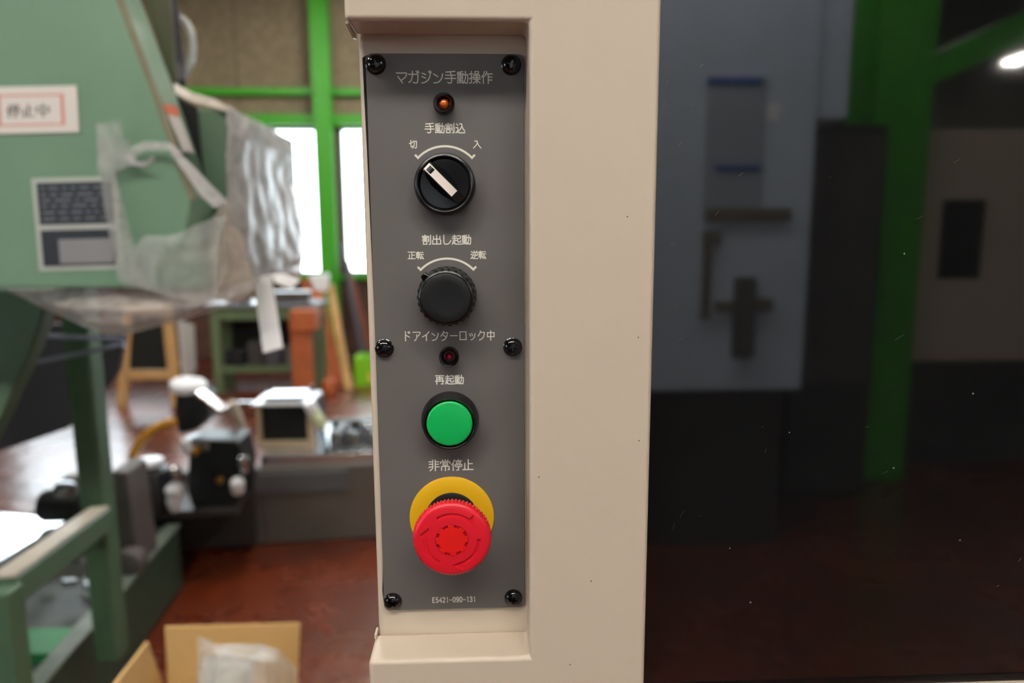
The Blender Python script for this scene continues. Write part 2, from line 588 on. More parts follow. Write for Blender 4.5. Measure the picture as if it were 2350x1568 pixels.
# ------------------------------------------------------------------ lettering
G = {
 'マ': ['~4,18 60,18 90,18 93,30 80,52 46,76', '16,46 56,98'],
 'ガ': ['~4,28 66,28 84,28 86,45 84,75 78,94 62,98 42,92', '~38,4 38,28 34,52 22,80 4,94', '70,4 82,18', '84,0 96,14'],
 'ジ': ['14,18 48,30', '12,46 46,58', '~12,97 40,92 70,70 84,40 88,18', '72,4 82,16', '86,0 96,12'],
 'ン': ['8,24 46,46', '~10,97 50,90 78,62 90,22'],
 '手': ['10,9 90,3', '8,34 92,34', '2,60 98,60', '~46,8 58,30 60,60 60,84 54,96 42,98 26,92'],
 '動': ['6,11 52,5', '2,22 56,22', '8,34 50,34 50,64 8,64 8,34', '8,49 50,49', '29,8 29,92', '4,78 54,78', '2,95 56,91', '~58,30 86,30 96,32 96,70 92,94 84,98 70,94', '~76,2 76,30 74,60 66,86 52,99'],
 '操': ['2,24 36,24', '~20,2 20,80 17,95 5,96', '2,62 36,50', '52,4 84,4 84,23 52,23 52,4', '42,34 64,34 64,54 42,54 42,34', '72,34 94,34 94,54 72,54 72,34', '36,66 99,66', '68,55 68,100', '~66,68 56,84 36,97', '~70,68 80,84 99,95'],
 '作': ['~30,2 22,26 3,50', '19,34 19,100', '~50,2 44,22 32,42', '43,22 99,22', '63,22 63,100', '63,48 95,48', '63,72 95,72'],
 '割': ['31,1 31,12', '5,27 5,13 57,13 57,27', '14,28 48,28', '12,40 50,40', '3,53 59,53', '31,20 31,64', '12,66 50,66 50,96 12,96 12,66', '71,14 71,72', '~92,2 92,82 89,96 76,97'],
 '込': ['12,8 26,24', '~4,46 24,46 26,54 24,76 3,97', '~16,84 32,95 60,97 99,97', '44,8 66,8', '~67,9 62,44 32,80', '~66,12 76,50 99,80'],
 '切': ['2,42 46,28', '~22,4 22,68 25,82 34,81 46,72', '~46,14 86,14 95,16 94,60 91,92 84,97 70,92', '~67,14 65,50 58,76 40,99'],
 '入': ['20,6 50,6', '~52,8 46,48 3,97', '~50,8 64,52 98,97'],
 '出': ['50,2 50,92', '15,14 15,44 85,44 85,14', '7,54 7,95 93,95 93,54'],
 'し': ['~20,2 20,70 26,92 48,97 76,88 97,58'],
 '起': ['8,16 50,16', '29,2 29,36', '3,36 55,36', '30,36 30,86', '30,58 53,58', '~15,52 13,76 3,98', '~12,76 28,92 52,97 99,97', '60,10 92,10 92,38 63,38', '~63,38 63,66 66,76 80,76 92,75 95,60'],
 '正': ['5,7 95,7', '53,7 53,94', '53,46 90,46', '22,40 22,94', '2,94 98,94'],
 '転': ['3,14 51,14', '7,28 47,28 47,62 7,62 7,28', '7,45 47,45', '27,2 27,99', '1,78 53,78', '60,12 95,12', '54,38 100,38', '~76,38 68,66 56,93', '56,93 94,88', '84,66 99,99'],
 '逆': ['12,8 24,24', '~3,46 22,46 24,54 22,76 2,97', '~14,84 32,95 60,97 99,97', '46,1 55,17', '86,1 77,17', '34,20 99,20', '42,34 42,56 93,56 93,34', '~67,20 66,56 58,72 40,84'],
 'ド': ['26,2 26,99', '26,38 76,60', '58,8 68,22', '74,2 84,16'],
 'ア': ['~3,10 70,10 93,10 92,24 80,40 64,52', '~52,36 50,64 42,82 22,99'],
 'イ': ['~92,4 60,34 4,60', '56,38 56,99'],
 'タ': ['~40,2 28,26 4,54', '~36,18 70,18 88,18 86,40 70,70 50,88 16,99', '34,40 70,66'],
 'ー': ['4,50 96,50'],
 'ロ': ['10,10 90,10 90,92 10,92 10,10'],
 'ッ': ['14,32 28,56', '42,28 54,52', '~86,30 80,60 62,82 34,97'],
 'ク': ['~38,2 28,28 4,56', '~36,18 68,18 87,18 84,44 66,76 22,99'],
 '中': ['6,22 94,22 94,64 6,64 6,22', '50,2 50,100'],
 '再': ['4,8 96,8', '~16,99 16,60 16,30 17,28', '16,28 84,28 84,90', '~84,88 83,96 78,97 66,95', '16,46 84,46', '1,66 99,66', '50,8 50,66'],
 '非': ['~38,2 38,58 34,80 12,99', '3,18 38,18', '5,40 38,40', '1,68 37,62', '62,2 62,99', '62,18 97,18', '62,40 95,40', '62,64 99,64'],
 '常': ['50,0 50,18', '23,3 32,17', '77,3 68,17', '5,35 5,20 95,20 95,35', '29,32 71,32 71,49 29,49 29,32', '14,97 14,62 86,62 86,90 74,93', '50,49 50,100'],
 '停': ['~27,2 19,26 3,48', '17,34 17,100', '67,0 67,10', '36,12 99,12', '48,22 87,22 87,37 48,37 48,22', '36,61 36,48 99,48 99,61', '46,65 89,65', '~68,65 68,88 64,97 50,96'],
 '止': ['53,2 53,94', '53,40 92,40', '20,36 20,94', '1,94 99,94'],
 'E': ['82,3 14,3 14,97 82,97', '14,48 74,48'],
 '5': ['82,3 24,3 18,48', '~18,48 48,38 80,52 84,74 68,94 38,98 12,84'],
 '4': ['70,98 70,3 8,68 92,68'],
 '2': ['~12,28 26,5 58,2 82,20 78,44 50,68 12,97', '12,97 90,97'],
 '1': ['34,20 58,3 58,98'],
 '-': ['14,56 86,56'],
 '0': ['~50,2 22,10 10,36 10,64 22,90 50,98 78,90 90,64 90,36 78,10 50,2'],
 '9': ['~84,34 70,58 40,64 14,44 14,20 40,2 70,6 86,30 86,56 76,84 50,98 18,92'],
 '3': ['~12,18 36,2 72,6 80,28 64,46 40,48', '~40,48 72,50 88,72 72,94 40,99 10,84'],
}


def strokes(ch):
    out = []
    for s in G[ch]:
        sm = s.startswith('~')
        pts = [tuple(float(q) for q in w.split(',')) for w in s.lstrip('~').split()]
        if sm and len(pts) > 2:
            q = [pts[0]] + pts + [pts[-1]]
            r = []
            for i in range(1, len(q) - 2):
                for k in range(5):
                    t = k / 5
                    r.append(tuple(0.5 * ((2 * q[i][d]) + (-q[i - 1][d] + q[i + 1][d]) * t + (2 * q[i - 1][d] - 5 * q[i][d] + 4 * q[i + 1][d] - q[i + 2][d]) * t * t + (-q[i - 1][d] + 3 * q[i][d] - 3 * q[i + 1][d] + q[i + 2][d]) * t ** 3) for d in (0, 1)))
            r.append(pts[-1])
            pts = r
        out.append(pts)
    return out


def ribbon(mb, pts, w, fn, rise):
    """printed line of width w along pts (2d), laid onto the surface by fn(u, v, height)"""
    closed = len(pts) > 3 and pts[0] == pts[-1]
    if closed:
        pts = pts[:-1]
    n = len(pts)
    V = [Vector(q) for q in pts]
    vs = []
    for i in range(n):
        a = V[(i - 1) % n] if (closed or i) else None
        c = V[(i + 1) % n] if (closed or i < n - 1) else None
        d1 = (V[i] - a).normalized() if a is not None else (c - V[i]).normalized()
        d2 = (c - V[i]).normalized() if c is not None else d1
        n1 = Vector((-d1.y, d1.x)); n2 = Vector((-d2.y, d2.x))
        m = n1 + n2
        m = m.normalized() if m.length > 1e-6 else n1
        sc = min(1.8, 1 / max(0.4, m.dot(n1)))
        p = V[i].copy()
        if not closed and i == 0: p -= d2 * w * 0.4
        if not closed and i == n - 1: p += d1 * w * 0.4
        for s, h in ((w / 2 * sc, 0.0), (0, rise), (-w / 2 * sc, 0.0)):
            q = p + m * s
            vs.append(fn(q.x, q.y, h))
    fs = []
    for i in range(n if closed else n - 1):
        j = (i + 1) % n
        for k in (0, 1):
            fs.append((i * 3 + k, i * 3 + k + 1, j * 3 + k + 1, j * 3 + k))
    mb.add(vs, fs)


def legend(text, x0, x1, z0, z1, w, gap=0.10, aspect=None):
    """letters between x0..x1 (mm), top z0 to bottom z1 on the plate"""
    mb = MB()
    n = len(text)
    cw = (x1 - x0) / (n + (n - 1) * gap)
    H = z0 - z1
    for i, ch in enumerate(text):
        X = x0 + i * cw * (1 + gap)
        small = 1.0
        for st in strokes(ch):
            pts = [(X + u / 100 * cw, z0 - v / 100 * H) for u, v in st]
            ribbon(mb, pts, w, lambda u, v, h: P(u, -0.02 - h, v), 0.02)
    return mb


panel = thing('control_panel', P(0, 2, -145), 'narrow dark grey control panel with knobs, lamps and Japanese legends in the recess', 'control panel')
pl = MB()
pts = []
for cx, cz, a0 in ((35.5, 142, 0), (-35.5, 142, 90), (-35.5, -142, 180), (35.5, -142, 270)):
    for k in range(6):
        a = R(a0 + 18 * k)
        pts.append((cx + 3 * math.cos(a), cz + 3 * math.sin(a)))
pl.prism([P(x, 0, z) for x, z in pts], (0, 0.0014, 0))
pl.build('face_plate', 'plate', panel, bevel=0.0003, seg=2)
gk = MB()
gk.prism([P(x, 1.401, z) for x, z in ((-40.3, 143.2), (-39.6, 100), (-38.9, 40), (-38.3, -20), (-38.4, -110), (-38.9, -125), (-39.4, -134), (-38.9, -140), (-37.5, -144), (30, -144), (30, 144), (-38, 144.5))], (0, 0.0009, 0))
gk.build('gasket', 'foam', panel)

XC = -0.95
for text, x0, x1, z0, z1, w in (
    ('マガジン手動操作', -24.05, 22.9, 136.9, 131.1, 0.52), ('手動割込', -10.6, 9.1, 112.3, 107.5, 0.5), ('切', -18.5, -14.7, 104.1, 100.2, 0.46), ('入', 13.1, 17.0, 103.9, 100.2, 0.46),
    ('割出し起動', -13.2, 11.4, 57.7, 52.9, 0.5), ('正転', -20.6, -12.7, 49.4, 45.6, 0.46), ('逆転', 11.1, 18.85, 49.6, 45.6, 0.46), ('ドアインターロック中', -23.9, 22.9, 8.7, 3.7, 0.5),
    ('再起動', -8.1, 6.6, -14.4, -19.3, 0.5), ('非常停止', -12.5, 11.0, -60.1, -66.1, 0.55), ('E5421-090-131', -12.2, 11.5, -138.0, -141.0, 0.44)):
    t = legend(text, x0, x1, z0, z1, w, 0.22 if text[0] == 'E' else (0.22 if text == 'ドアインターロック中' else 0.08)).build('lettering', 'print', panel)
    tag(t, 'printed legend reading ' + text)
for zc in (82.5, 27.1):
    mb = MB()
    arc = [(XC + 18.7 * math.sin(R(a)), zc + 18.7 * math.cos(R(a))) for a in range(-46, 47, 4)]
    arc = [(XC + 20.2 * math.sin(R(-46.4)), zc + 20.2 * math.cos(R(-46.4)))] + arc + [(XC + 20.2 * math.sin(R(46.4)), zc + 20.2 * math.cos(R(46.4)))]
    ribbon(mb, arc[1:-1], 1.05, lambda u, v, h: P(u, -0.02 - h, v), 0.02)
    for s in (-1, 1):
        ribbon(mb, [(XC + s * 18.6 * math.sin(R(45.5)), zc + 18.6 * math.cos(R(45.5))), (XC + s * 20.4 * math.sin(R(45.5)), zc + 20.4 * math.cos(R(45.5)))], 1.05, lambda u, v, h: P(u, -0.02 - h, v), 0.025)
    mb.build('range_arc', 'print', panel)

# screws: domed heads with a cross recess
s0 = None
for i, (x, z) in enumerate(((-33.6, 139.8), (32.2, 139.8), (-33.9, 0.0), (32.2, 0.0), (-33.6, -139.6), (32.0, -139.2))):
    if s0 is None:
        mb = MB().lathe(P(x, 0, z), [(0.0049, 0), (0.0049, 0.0004), (0.0046, 0.0006), (0.00455, 0.0011), (0.0041, 0.0020), (0.0032, 0.0028), (0.0020, 0.00325), (0.0009, 0.0034)], n=36)
        s0 = mb.build('screw', 'black_gloss', panel, smooth=True, loc=P(x, 0, z), angle=40)
        s0.parent = None
        s0.location = P(x, 0, z)
        c = MB()
        ar, hw = 2.15, 0.42
        cr = [(hw, ar), (-hw, ar), (-hw, 0.85), (-0.85, hw), (-ar, hw), (-ar, -hw), (-0.85, -hw), (-hw, -0.85), (-hw, -ar), (hw, -ar), (hw, -0.85), (0.85, -hw), (ar, -hw), (ar, hw), (0.85, hw), (hw, 0.85)]
        ca_, sa_ = math.cos(R(15)), math.sin(R(15))
        c.prism([P(x + u * ca_ - v * sa_, -1.9, z + u * sa_ + v * ca_) for u, v in cr], (0, -0.0024, 0))
        cut(s0, c)
        s0.data.shade_smooth()
        s0.data.set_sharp_from_angle(angle=R(38))
        s0.parent = panel
        s0.location = Vector(P(x, 0, z)) - WL[panel.name]
        sx0, sz0 = x, z
    else:
        c = s0.copy()
        COL.objects.link(c)
        c.location = Vector(P(x, 0, z)) - WL[panel.name]
        c.rotation_euler = (0, R((30, 75, 10, 50, 22)[i - 1]), 0)


def mm(prof):
    return [(r / 1000, h / 1000) for r, h in prof]


# indicator lamps
for (z, lens, lr, label) in ((121.0, 'amber', 2.55, 'black bezel with amber indicator lens'), (-4.4, 'ruby', 2.1, 'black bezel with dark red indicator lens')):
    bz = MB().lathe(P(XC + (0.1 if z > 0 else 0.4), 0, z), mm([(5.15, 0), (5.15, 4.2), (4.95, 5.0), (4.5, 5.5), (3.9, 5.4), (3.4, 4.8), (2.95, 3.6), (2.8, 0.6)]), n=40).build('indicator_lamp', 'black_gloss', panel, smooth=True)
    tag(bz, label)
    h0 = 1.2 if lens == 'amber' else 0.4
    dome = [(lr, 0)] + [(lr * math.cos(R(a)), h0 + lr * math.sin(R(a))) for a in range(0, 90, 12)] + [(0.05, h0 + lr)]
    MB().lathe(P(XC + (0.1 if z > 0 else 0.4), -0.7, z), mm(dome), n=32).build('lens', lens, bz, smooth=True)

# selector switch with white pointer
zs = 82.4
sw = MB().lathe(P(XC - 0.1, 0, zs), mm([(15.1, 0), (15.1, 5.5), (14.9, 7.2), (14.3, 8.4), (13.5, 8.8), (12.9, 8.4), (12.6, 7.4), (12.5, 3)]), n=64).build('selector_switch', 'black_plastic', panel, smooth=True)
tag(sw, 'black selector switch with white pointer turned to upper left')
MB().lathe(P(XC - 0.1, 0, zs), mm([(12.0, 2.5), (12.0, 7.6), (11.7, 8.1), (10.5, 8.0), (6, 7.0), (0.3, 6.6)]), n=64).build('dial', 'black_plastic', sw, smooth=True)
A = R(45)
ux, uz = -math.sin(A), math.cos(A)          # towards the pointer tip
vx, vz = math.cos(A), math.sin(A)


def rad(u, v, h):                           # along pointer, across, height (mm)
    return P(XC - 0.1 + ux * u + vx * v, -h, zs + uz * u + vz * v)


hd = MB()
secs = [(12.0, 2.6, 2.9, 5), (11.9, 2.6, 2.9, 10.6), (9, 2.4, 4.6, 11.8), (4, 2.4, 5.4, 12.2), (-3, 2.4, 5.0, 12.2), (-7.2, 2.4, 3.6, 11.6), (-11.4, 2.4, 2.6, 8.0)]
vs, fs = [], []
for u, wt, wb_, h in secs:
    vs += [rad(u, -wb_, 6.2), rad(u, -wt, h), rad(u, wt, h), rad(u, wb_, 6.2)]
for i in range(len(secs) - 1):
    for k in range(3):
        fs.append((i * 4 + k, i * 4 + k + 1, i * 4 + 5 + k, i * 4 + 4 + k))
fs += [(0, 1, 2, 3), tuple(len(secs) * 4 - 4 + k for k in (3, 2, 1, 0))]
hd.add(vs, fs)
hd.build('handle', 'black_plastic', sw, smooth=True, angle=25)
ins = MB()
path = [(12.1, 9.0), (11.9, 10.9), (9, 12.05), (4, 12.45), (-3, 12.45), (-6.9, 11.95)]
vs = []
for u, h in path:
    vs += [rad(u, -1.95, h), rad(u, 1.95, h), rad(u, 1.95, h - 0.6), rad(u, -1.95, h - 0.6)]
fs = []
for i in range(len(path) - 1):
    for k in range(4):
        fs.append((i * 4 + k, i * 4 + (k + 1) % 4, i * 4 + 4 + (k + 1) % 4, i * 4 + 4 + k))
fs += [(0, 1, 2, 3), tuple(len(path) * 4 - 1 - k for k in range(4))]
ins.add(vs, fs).build('pointer', 'white_insert', sw, smooth=True, angle=20)
sq = MB()
secs = [(10.7, 11.5), (9.0, 12.15), (7.6, 12.27)]
vs = []
for u, h in secs:
    vs += [rad(u, -1.45, h), rad(u, 1.45, h), rad(u, 1.45, h - 0.3), rad(u, -1.45, h - 0.3)]
fs = [(i * 4 + k, i * 4 + (k + 1) % 4, i * 4 + 4 + (k + 1) % 4, i * 4 + 4 + k) for i in range(2) for k in range(4)] + [(0, 1, 2, 3), (11, 10, 9, 8)]
sq.add(vs, fs)
sq.build('pointer_mark', 'black_plastic', sw)

# scalloped rotary knob
zk = 27.0
NS = 26
kn = MB()
kn.lathe(P(XC - 0.1, 0, zk), mm([(14.9, 0), (14.9, 1.6), (14.3, 2.2), (14.7, 3.0), (14.5, 9.0), (14.0, 12.6), (13.4, 13.6), (12.6, 14.0), (12.4, 13.6)]), n=NS * 6,
         rfun=lambda j, k, r: r + (0.00035 * math.cos(2 * math.pi * k / 6) if 3 <= j <= 5 else 0))
kn = kn.build('rotary_knob', 'black_plastic', panel, smooth=True)
tag(kn, 'black scalloped rotary knob with flat round cap')
MB().lathe(P(XC - 0.1, 0, zk), mm([(12.2, 12.5), (12.2, 15.2), (12.05, 15.6), (11.6, 15.85), (8, 15.7), (0.3, 15.5)]), n=64).build('knob_cap', 'black_matte', kn, smooth=True)


def rk(u, v, h):
    return P(XC - 0.1 + ux * u + vx * v, -h, zk + uz * u + vz * v)


pt = MB()
pt.add([rk(13, -2.6, 5), rk(13, 2.6, 5), rk(16.4, 1.5, 6), rk(16.4, -1.5, 6), rk(12.6, -2.4, 13.6), rk(12.6, 2.4, 13.6), rk(16.2, 1.3, 13.2), rk(16.2, -1.3, 13.2)],
       [(0, 1, 2, 3), (7, 6, 5, 4), (0, 4, 5, 1), (1, 5, 6, 2), (2, 6, 7, 3), (3, 7, 4, 0)])
pt.build('pointer', 'black_gloss', kn, bevel=0.0006, seg=3)

# green push button
zg = -38.2
pb = MB().lathe(P(XC + 0.25, 0, zg), mm([(15.1, 0), (15.1, 1.5), (14.8, 3.0), (13.9, 8.2), (13.5, 9.0), (13.0, 9.2), (12.6, 8.8), (12.4, 7.5), (12.3, 3)]), n=64).build('push_button', 'black_plastic', panel, smooth=True)
tag(pb, 'green push button in a black bezel')
MB().lathe(P(XC + 0.25, 0, zg), mm([(11.85, 3), (11.85, 8.2), (11.7, 8.8), (11.3, 9.2), (10.6, 9.4), (6, 9.65), (0.3, 9.75)]), n=64).build('button_cap', 'green_cap', pb, smooth=True)

# emergency stop
ze = -92.0
xe = XC + 0.2
es = MB()
n = 72
vs, fs = [], []
for k in range(n):
    a = 2 * math.pi * k / n
    for r, h in ((22.5, 0), (22.5, 0.7), (22.2, 0.9), (13.9, 0.9), (13.9, 0)):
        vs.append(P(xe + r * math.cos(a), -h, ze + r * math.sin(a)))
for k in range(n):
    for j in range(5):
        fs.append((k * 5 + j, k * 5 + (j + 1) % 5, ((k + 1) % n) * 5 + (j + 1) % 5, ((k + 1) % n) * 5 + j))
es.add(vs, fs)
ring = es.build('emergency_stop_button', 'yellow', panel, smooth=True)
tag(ring, 'red mushroom emergency stop button on a yellow ring')
MB().lathe(P(xe, 0, ze), mm([(13.8, 0), (13.8, 0.8), (13.5, 1.0), (10.6, 1.2), (10.4, 13.5), (12, 15)]), n=48).build('collar', 'black_matte', ring, smooth=True)
NT = 64
xm, zm = xe + 1.05, ze - 1.9
teeth = lambda j, k, r: r + (0.00035 * (1 if k % 4 in (0, 1) else -1) if 2 <= j <= 5 else 0)
hdm = MB().lathe(P(xm, 0, zm), mm([(11, 14.5), (15.5, 17.0), (18.9, 19.2), (19.45, 20.0), (19.55, 21.6), (19.5, 23.2), (19.2, 24.1), (18.7, 24.8), (18.0, 25.3), (17.0, 25.55), (12, 25.85), (8.35, 25.95), (8.3, 24.6)]), n=NT * 4, rfun=teeth)
head = hdm.build('mushroom_head', 'red', ring, smooth=True)
head.parent = None
head.location = WL[ring.name]
arr = MB()
for q in range(3):
    base = -120 * q
    outl = [(14.35, 122 - t) for t in range(0, 71, 5)] + [(16.9, 50.5), (13.3, 28.5)] + [(12.35, 40 + t) for t in range(0, 81, 5)] + [(12.35, 122)]
    arr.prism([P(xm + r * math.cos(R(a + base)), -24.95, zm + r * math.sin(R(a + base))) for r, a in outl], (0, -0.002, 0))
cut(head, arr)
head.data.shade_smooth()
head.data.set_sharp_from_angle(angle=R(30))
head.parent = ring
head.location = (0, 0, 0)
cp = MB()
outl = []
for k in range(8):
    c = 26 + 45 * k
    for a, r in ((-22.5, 8.15), (-17, 8.15), (-11.3, 8.15), (-11, 6.75), (0, 6.75), (11, 6.75), (11.3, 8.15), (17, 8.15)):
        outl.append((r, c + a))
cp.prism([P(xm + r * math.cos(R(a)), -23.6, zm + r * math.sin(R(a))) for r, a in outl], (0, -0.0024, 0))
cp.build('center_cap', 'red_cap', ring, bevel=0.00018, seg=2)


# ------------------------------------------------------------------ green milling machine at the left
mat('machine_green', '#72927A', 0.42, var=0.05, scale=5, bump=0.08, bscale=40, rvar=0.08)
mat('machine_green_dark', '#4C6650', 0.5, var=0.08, scale=6)  # darker green puts the shade on the spindle head into its colour
mat('edge_brown', '#7D7A62', 0.7, var=0.15, scale=30)
mat('steel', '#B8BABD', 0.22, metal=1.0)
mat('steel_rough', '#8F9090', 0.35, metal=1.0, var=0.2, scale=30)
mat('dark_steel', '#2A2A2E', 0.35, metal=0.3)
mat('grey_dark', '#3A3740', 0.7)
mill = thing('milling_machine', (-0.9, 1.35, 0.0), 'light green milling machine with slanted head beside the beige column', 'machine')
YM = 0.9
fo = [(-700, -260), (170, -260), (268, 0), (312, 118), (358, 239), (408, 388), (437, 458), (427, 540), (470, 662), (-700, 664)]
front = [at(x, y, YM) for x, y in fo]
back = [q + Vector((0, 0.06, 0)) for q in front]
n = len(fo)
hb = MB()
hb.add(front + back + [q + Vector((0, 0.056, 0)) for q in back], [tuple(range(n))] + [(i, (i + 1) % n, n + (i + 1) % n, n + i) for i in range(n)] + [(n + i, n + (i + 1) % n, 2 * n + (i + 1) % n, 2 * n + i) for i in range(n)] + [tuple(range(3 * n - 1, 2 * n - 1, -1))])
hb.build('head_body', 'machine_green', mill, bevel=0.006, seg=2)
# worn edge strip along the slant
MB().tube([q + Vector((0.004, 0.004, 0)) for q in (at(170, -260, YM), at(268, 0, YM), at(312, 118, YM), at(358, 239, YM), at(408, 388, YM), at(437, 458, YM))], 0.006, 8).build('edge_strip', 'edge_brown', mill, smooth=True)
e0, e1 = at(526, 250, 1.02), at(545, 640, 1.02)
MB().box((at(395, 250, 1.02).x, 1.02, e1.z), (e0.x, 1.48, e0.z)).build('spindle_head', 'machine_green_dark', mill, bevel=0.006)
MB().prism([at(404, 222, 1.017), at(452, 246, 1.017), at(474, 470, 1.017), at(430, 440, 1.017)][::-1], (0, 0.002, 0)).build('recess_plate', 'black_matte', mill)
# riveted nameplate, two fields in a pale frame
npl = MB()
A0, A1, A2, A3 = [at(x, y, YM) for x, y in ((73, 410), (268, 405), (282, 617), (92, 622))]
npl.prism([q + Vector((0, -0.0015, 0)) for q in (A3, A2, A1, A0)], (0, 0.0014, 0))
np_o = npl.build('nameplate', mat('plate_frame', '#B9BDB6', 0.4), mill)


def inplate(u0, u1, v0, v1, d):
    q = lambda u, v: A0.lerp(A1, u).lerp(A3.lerp(A2, u), v) + Vector((0, d, 0))
    return [q(u0, v1), q(u1, v1), q(u1, v0), q(u0, v0)]


mat('plate_ink', '#2C3138', 0.4)
MB().prism(inplate(0.055, 0.945, 0.05, 0.50, -0.0022), (0, 0.0006, 0)).build('field', 'plate_ink', np_o)
MB().prism(inplate(0.055, 0.945, 0.56, 0.955, -0.0022), (0, 0.0006, 0)).build('field', 'plate_ink', np_o)
MB().prism(inplate(0.26, 0.90, 0.66, 0.93, -0.0026), (0, 0.0003, 0)).build('table', mat('plate_table', '#8C8C90', 0.5), np_o)
lm = MB()
for v in (0.1, 0.17, 0.23, 0.29, 0.36, 0.43):
    u = 0.1
    while u < 0.85:
        L = random.uniform(0.04, 0.2)
        lm.prism(inplate(u, min(u + L, 0.9), v, v + 0.018, -0.0026), (0, 0.0003, 0))
        u += L + 0.05
lm.build('ruled_lines', mat('plate_line', '#7A8088', 0.5), np_o)
# label strip with an orange head on the slanted bevel
ls = lambda x, y, d: at(x, y, YM + d) + Vector((0.0015, 0, 0))
MB().prism([ls(372, 238, .022), ls(402, 244, .078), ls(408, 268, .078), ls(381, 262, .022)], (0.002, 0, 0)).build('label_head', mat('label_orange', '#D86A45', 0.5), mill)
MB().prism([ls(382, 264, .022), ls(409, 270, .078), ls(443, 352, .078), ls(417, 348, .022)], (0.002, 0, 0)).build('label_body', mat('label_white', '#D5CFCB', 0.5), mill)
# motor ring and cover behind the slanted head
MB().prism([at(318, -60, 1.1), at(385, -60, 1.1), at(400, 150, 1.1), at(412, 215, 1.1), at(396, 222, 1.1)][::-1], (0, 0.012, 0)).build('cover_plate', mat('olive_dark', '#4A4A34', 0.6), mill)
rg = [at(408 + 34 * math.sin(R(a)), 108 - 66 * math.cos(R(a)), 1.16) for a in range(-20, 201, 12)]
MB().tube(rg, 0.008, 10).build('cable_loop', mat('cable_grey', '#B4B6B2', 0.4), mill, smooth=True)
MB().tube([at(390, -40, 1.15), at(398, 40, 1.15), at(404, 90, 1.15), at(412, 150, 1.15), at(412, 190, 1.12)], 0.011, 10).build('cable', 'grey_dark', mill, smooth=True)
# knee wedge, column foot and legs
kz = [at(-420, 664, 1.15), at(118, 664, 1.15), at(70, 810, 1.15), at(0, 960, 1.15), at(-60, 1080, 1.15), at(-420, 1080, 1.15)]
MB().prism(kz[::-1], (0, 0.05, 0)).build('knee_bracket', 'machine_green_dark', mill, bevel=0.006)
pz = at(205, 1390, 1.5).z
px_ = at(205, 1390, 1.5).x
MB().box((px_ - 0.002, 1.5, 0.191), (px_ + 0.062, 1.57, 1.42)).build('post', mat('post_green', '#456049', 0.45, var=0.1, scale=8), mill, bevel=0.01)
# sloping guard plate under the head; its dark colour paints in shade
gd = [at(70, 740, 1.75), at(290, 752, 1.75), at(272, 850, 1.75), at(215, 935, 1.75), at(150, 985, 1.75), at(12, 1032, 1.75), at(-260, 1100, 1.75), at(-260, 740, 1.75)]
MB().prism(gd[::-1], (0, 0.02, 0)).build('guard_plate', 'grey_dark', mill)
for a, b in (((78, 770), (286, 780)), ((45, 832), (75, 833)), ((75, 833), (286, 792))):
    MB().tube([at(*a, 1.45), at(*b, 1.45)], 0.0055, 8).build('guide_rod', mat('rod_lilac', '#8E8CA6', 0.35, metal=0.5), mill, smooth=True)
for s in (60, 210, 340):
    pass
# lower frame: rails in front of the trough
r0, r1 = at(232, 1192, 1.48), at(8, 1362, 0.98)
MB().bar(r0, r1, 0.05, 0.06).build('frame_rail', 'post_green', mill, bevel=0.006)
MB().bar(r0 + Vector((0, 0, 0.033)), r1 + Vector((0, 0, 0.033)), 0.046, 0.005).build('rail_cap', mat('rail_pale', '#B4AC9C', 0.5, var=0.1, scale=20), mill)
MB().bar(at(8, 1350, 0.96), (at(8, 1350, 0.96).x, 0.96, 0.02), 0.045, 0.05, (0, 1, 0)).build('frame_leg', 'post_green', mill, bevel=0.006)
# column body, mostly outside the picture, carries the head
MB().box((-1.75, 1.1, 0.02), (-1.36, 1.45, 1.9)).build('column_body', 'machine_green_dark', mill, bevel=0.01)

# magnetic sign on the head
S0, S1, S2, S3 = [at(x, y, YM) for x, y in ((-37, 201), (178, 197), (184, 304), (-33, 309))]
sg = thing('stop_sign', S0.lerp(S2, 0.5) + Vector((0, -0.002, 0)), 'white magnetic sign with red border reading 停止中 on green machine', 'sign')
MB().prism([q + Vector((0, -0.0035, 0)) for q in (S3, S2, S1, S0)], (0, 0.003, 0)).build('board', mat('sign_white', '#E6DFD8', 0.4), sg)


def insign(u, v, d):
    return S0.lerp(S1, u).lerp(S3.lerp(S2, u), v) + Vector((0, d, 0))


bd = MB()
for loop in ([(0.165, 0.19), (0.84, 0.19), (0.84, 0.82), (0.165, 0.82), (0.165, 0.19)],):
    ribbon(bd, loop, 0.035, lambda u, v, h: insign(u, v, -0.0037 - h * 0.01), 0.02)
bd.build('border', mat('sign_red', '#D98A7C', 0.5), sg)
tx = MB()
for i, ch in enumerate('停止中'):
    for st in strokes(ch):
        ribbon(tx, [(0.25 + i * 0.157 + u / 100 * 0.135, 0.385 + v / 100 * 0.265) for u, v in st], 0.019, lambda u, v, h: insign(u, v, -0.0037 - h * 0.01), 0.02)
tx.build('lettering', mat('sign_ink', '#3A3430', 0.5), sg)

# ------------------------------------------------------------------ clear film wrapped round the spindle
sheet_mat('film', '#E6E2E2', 0.34)
sheet_mat('film_milky', '#E4D6CA', 0.06, nscale=30)
sheet_mat('film_thin', '#E4E4E0', 0.6, nscale=14, mod=0.12)
sheet_mat('film_grey', '#D6CCC4', 0.4, nscale=22)
wr = thing('plastic_wrap', at(560, 700, 1.0), 'crumpled clear plastic sheet wrapped around spindle of green machine', 'plastic sheet')
def side(px, py, off):
    """point on the right flank of the spindle head, off outside it"""
    d = CM @ Vector(((px - 1175) / FPX, (784 - py) / FPX, -1.0))
    return CAM + d * ((e0.x + off - CAM.x) / d.x)


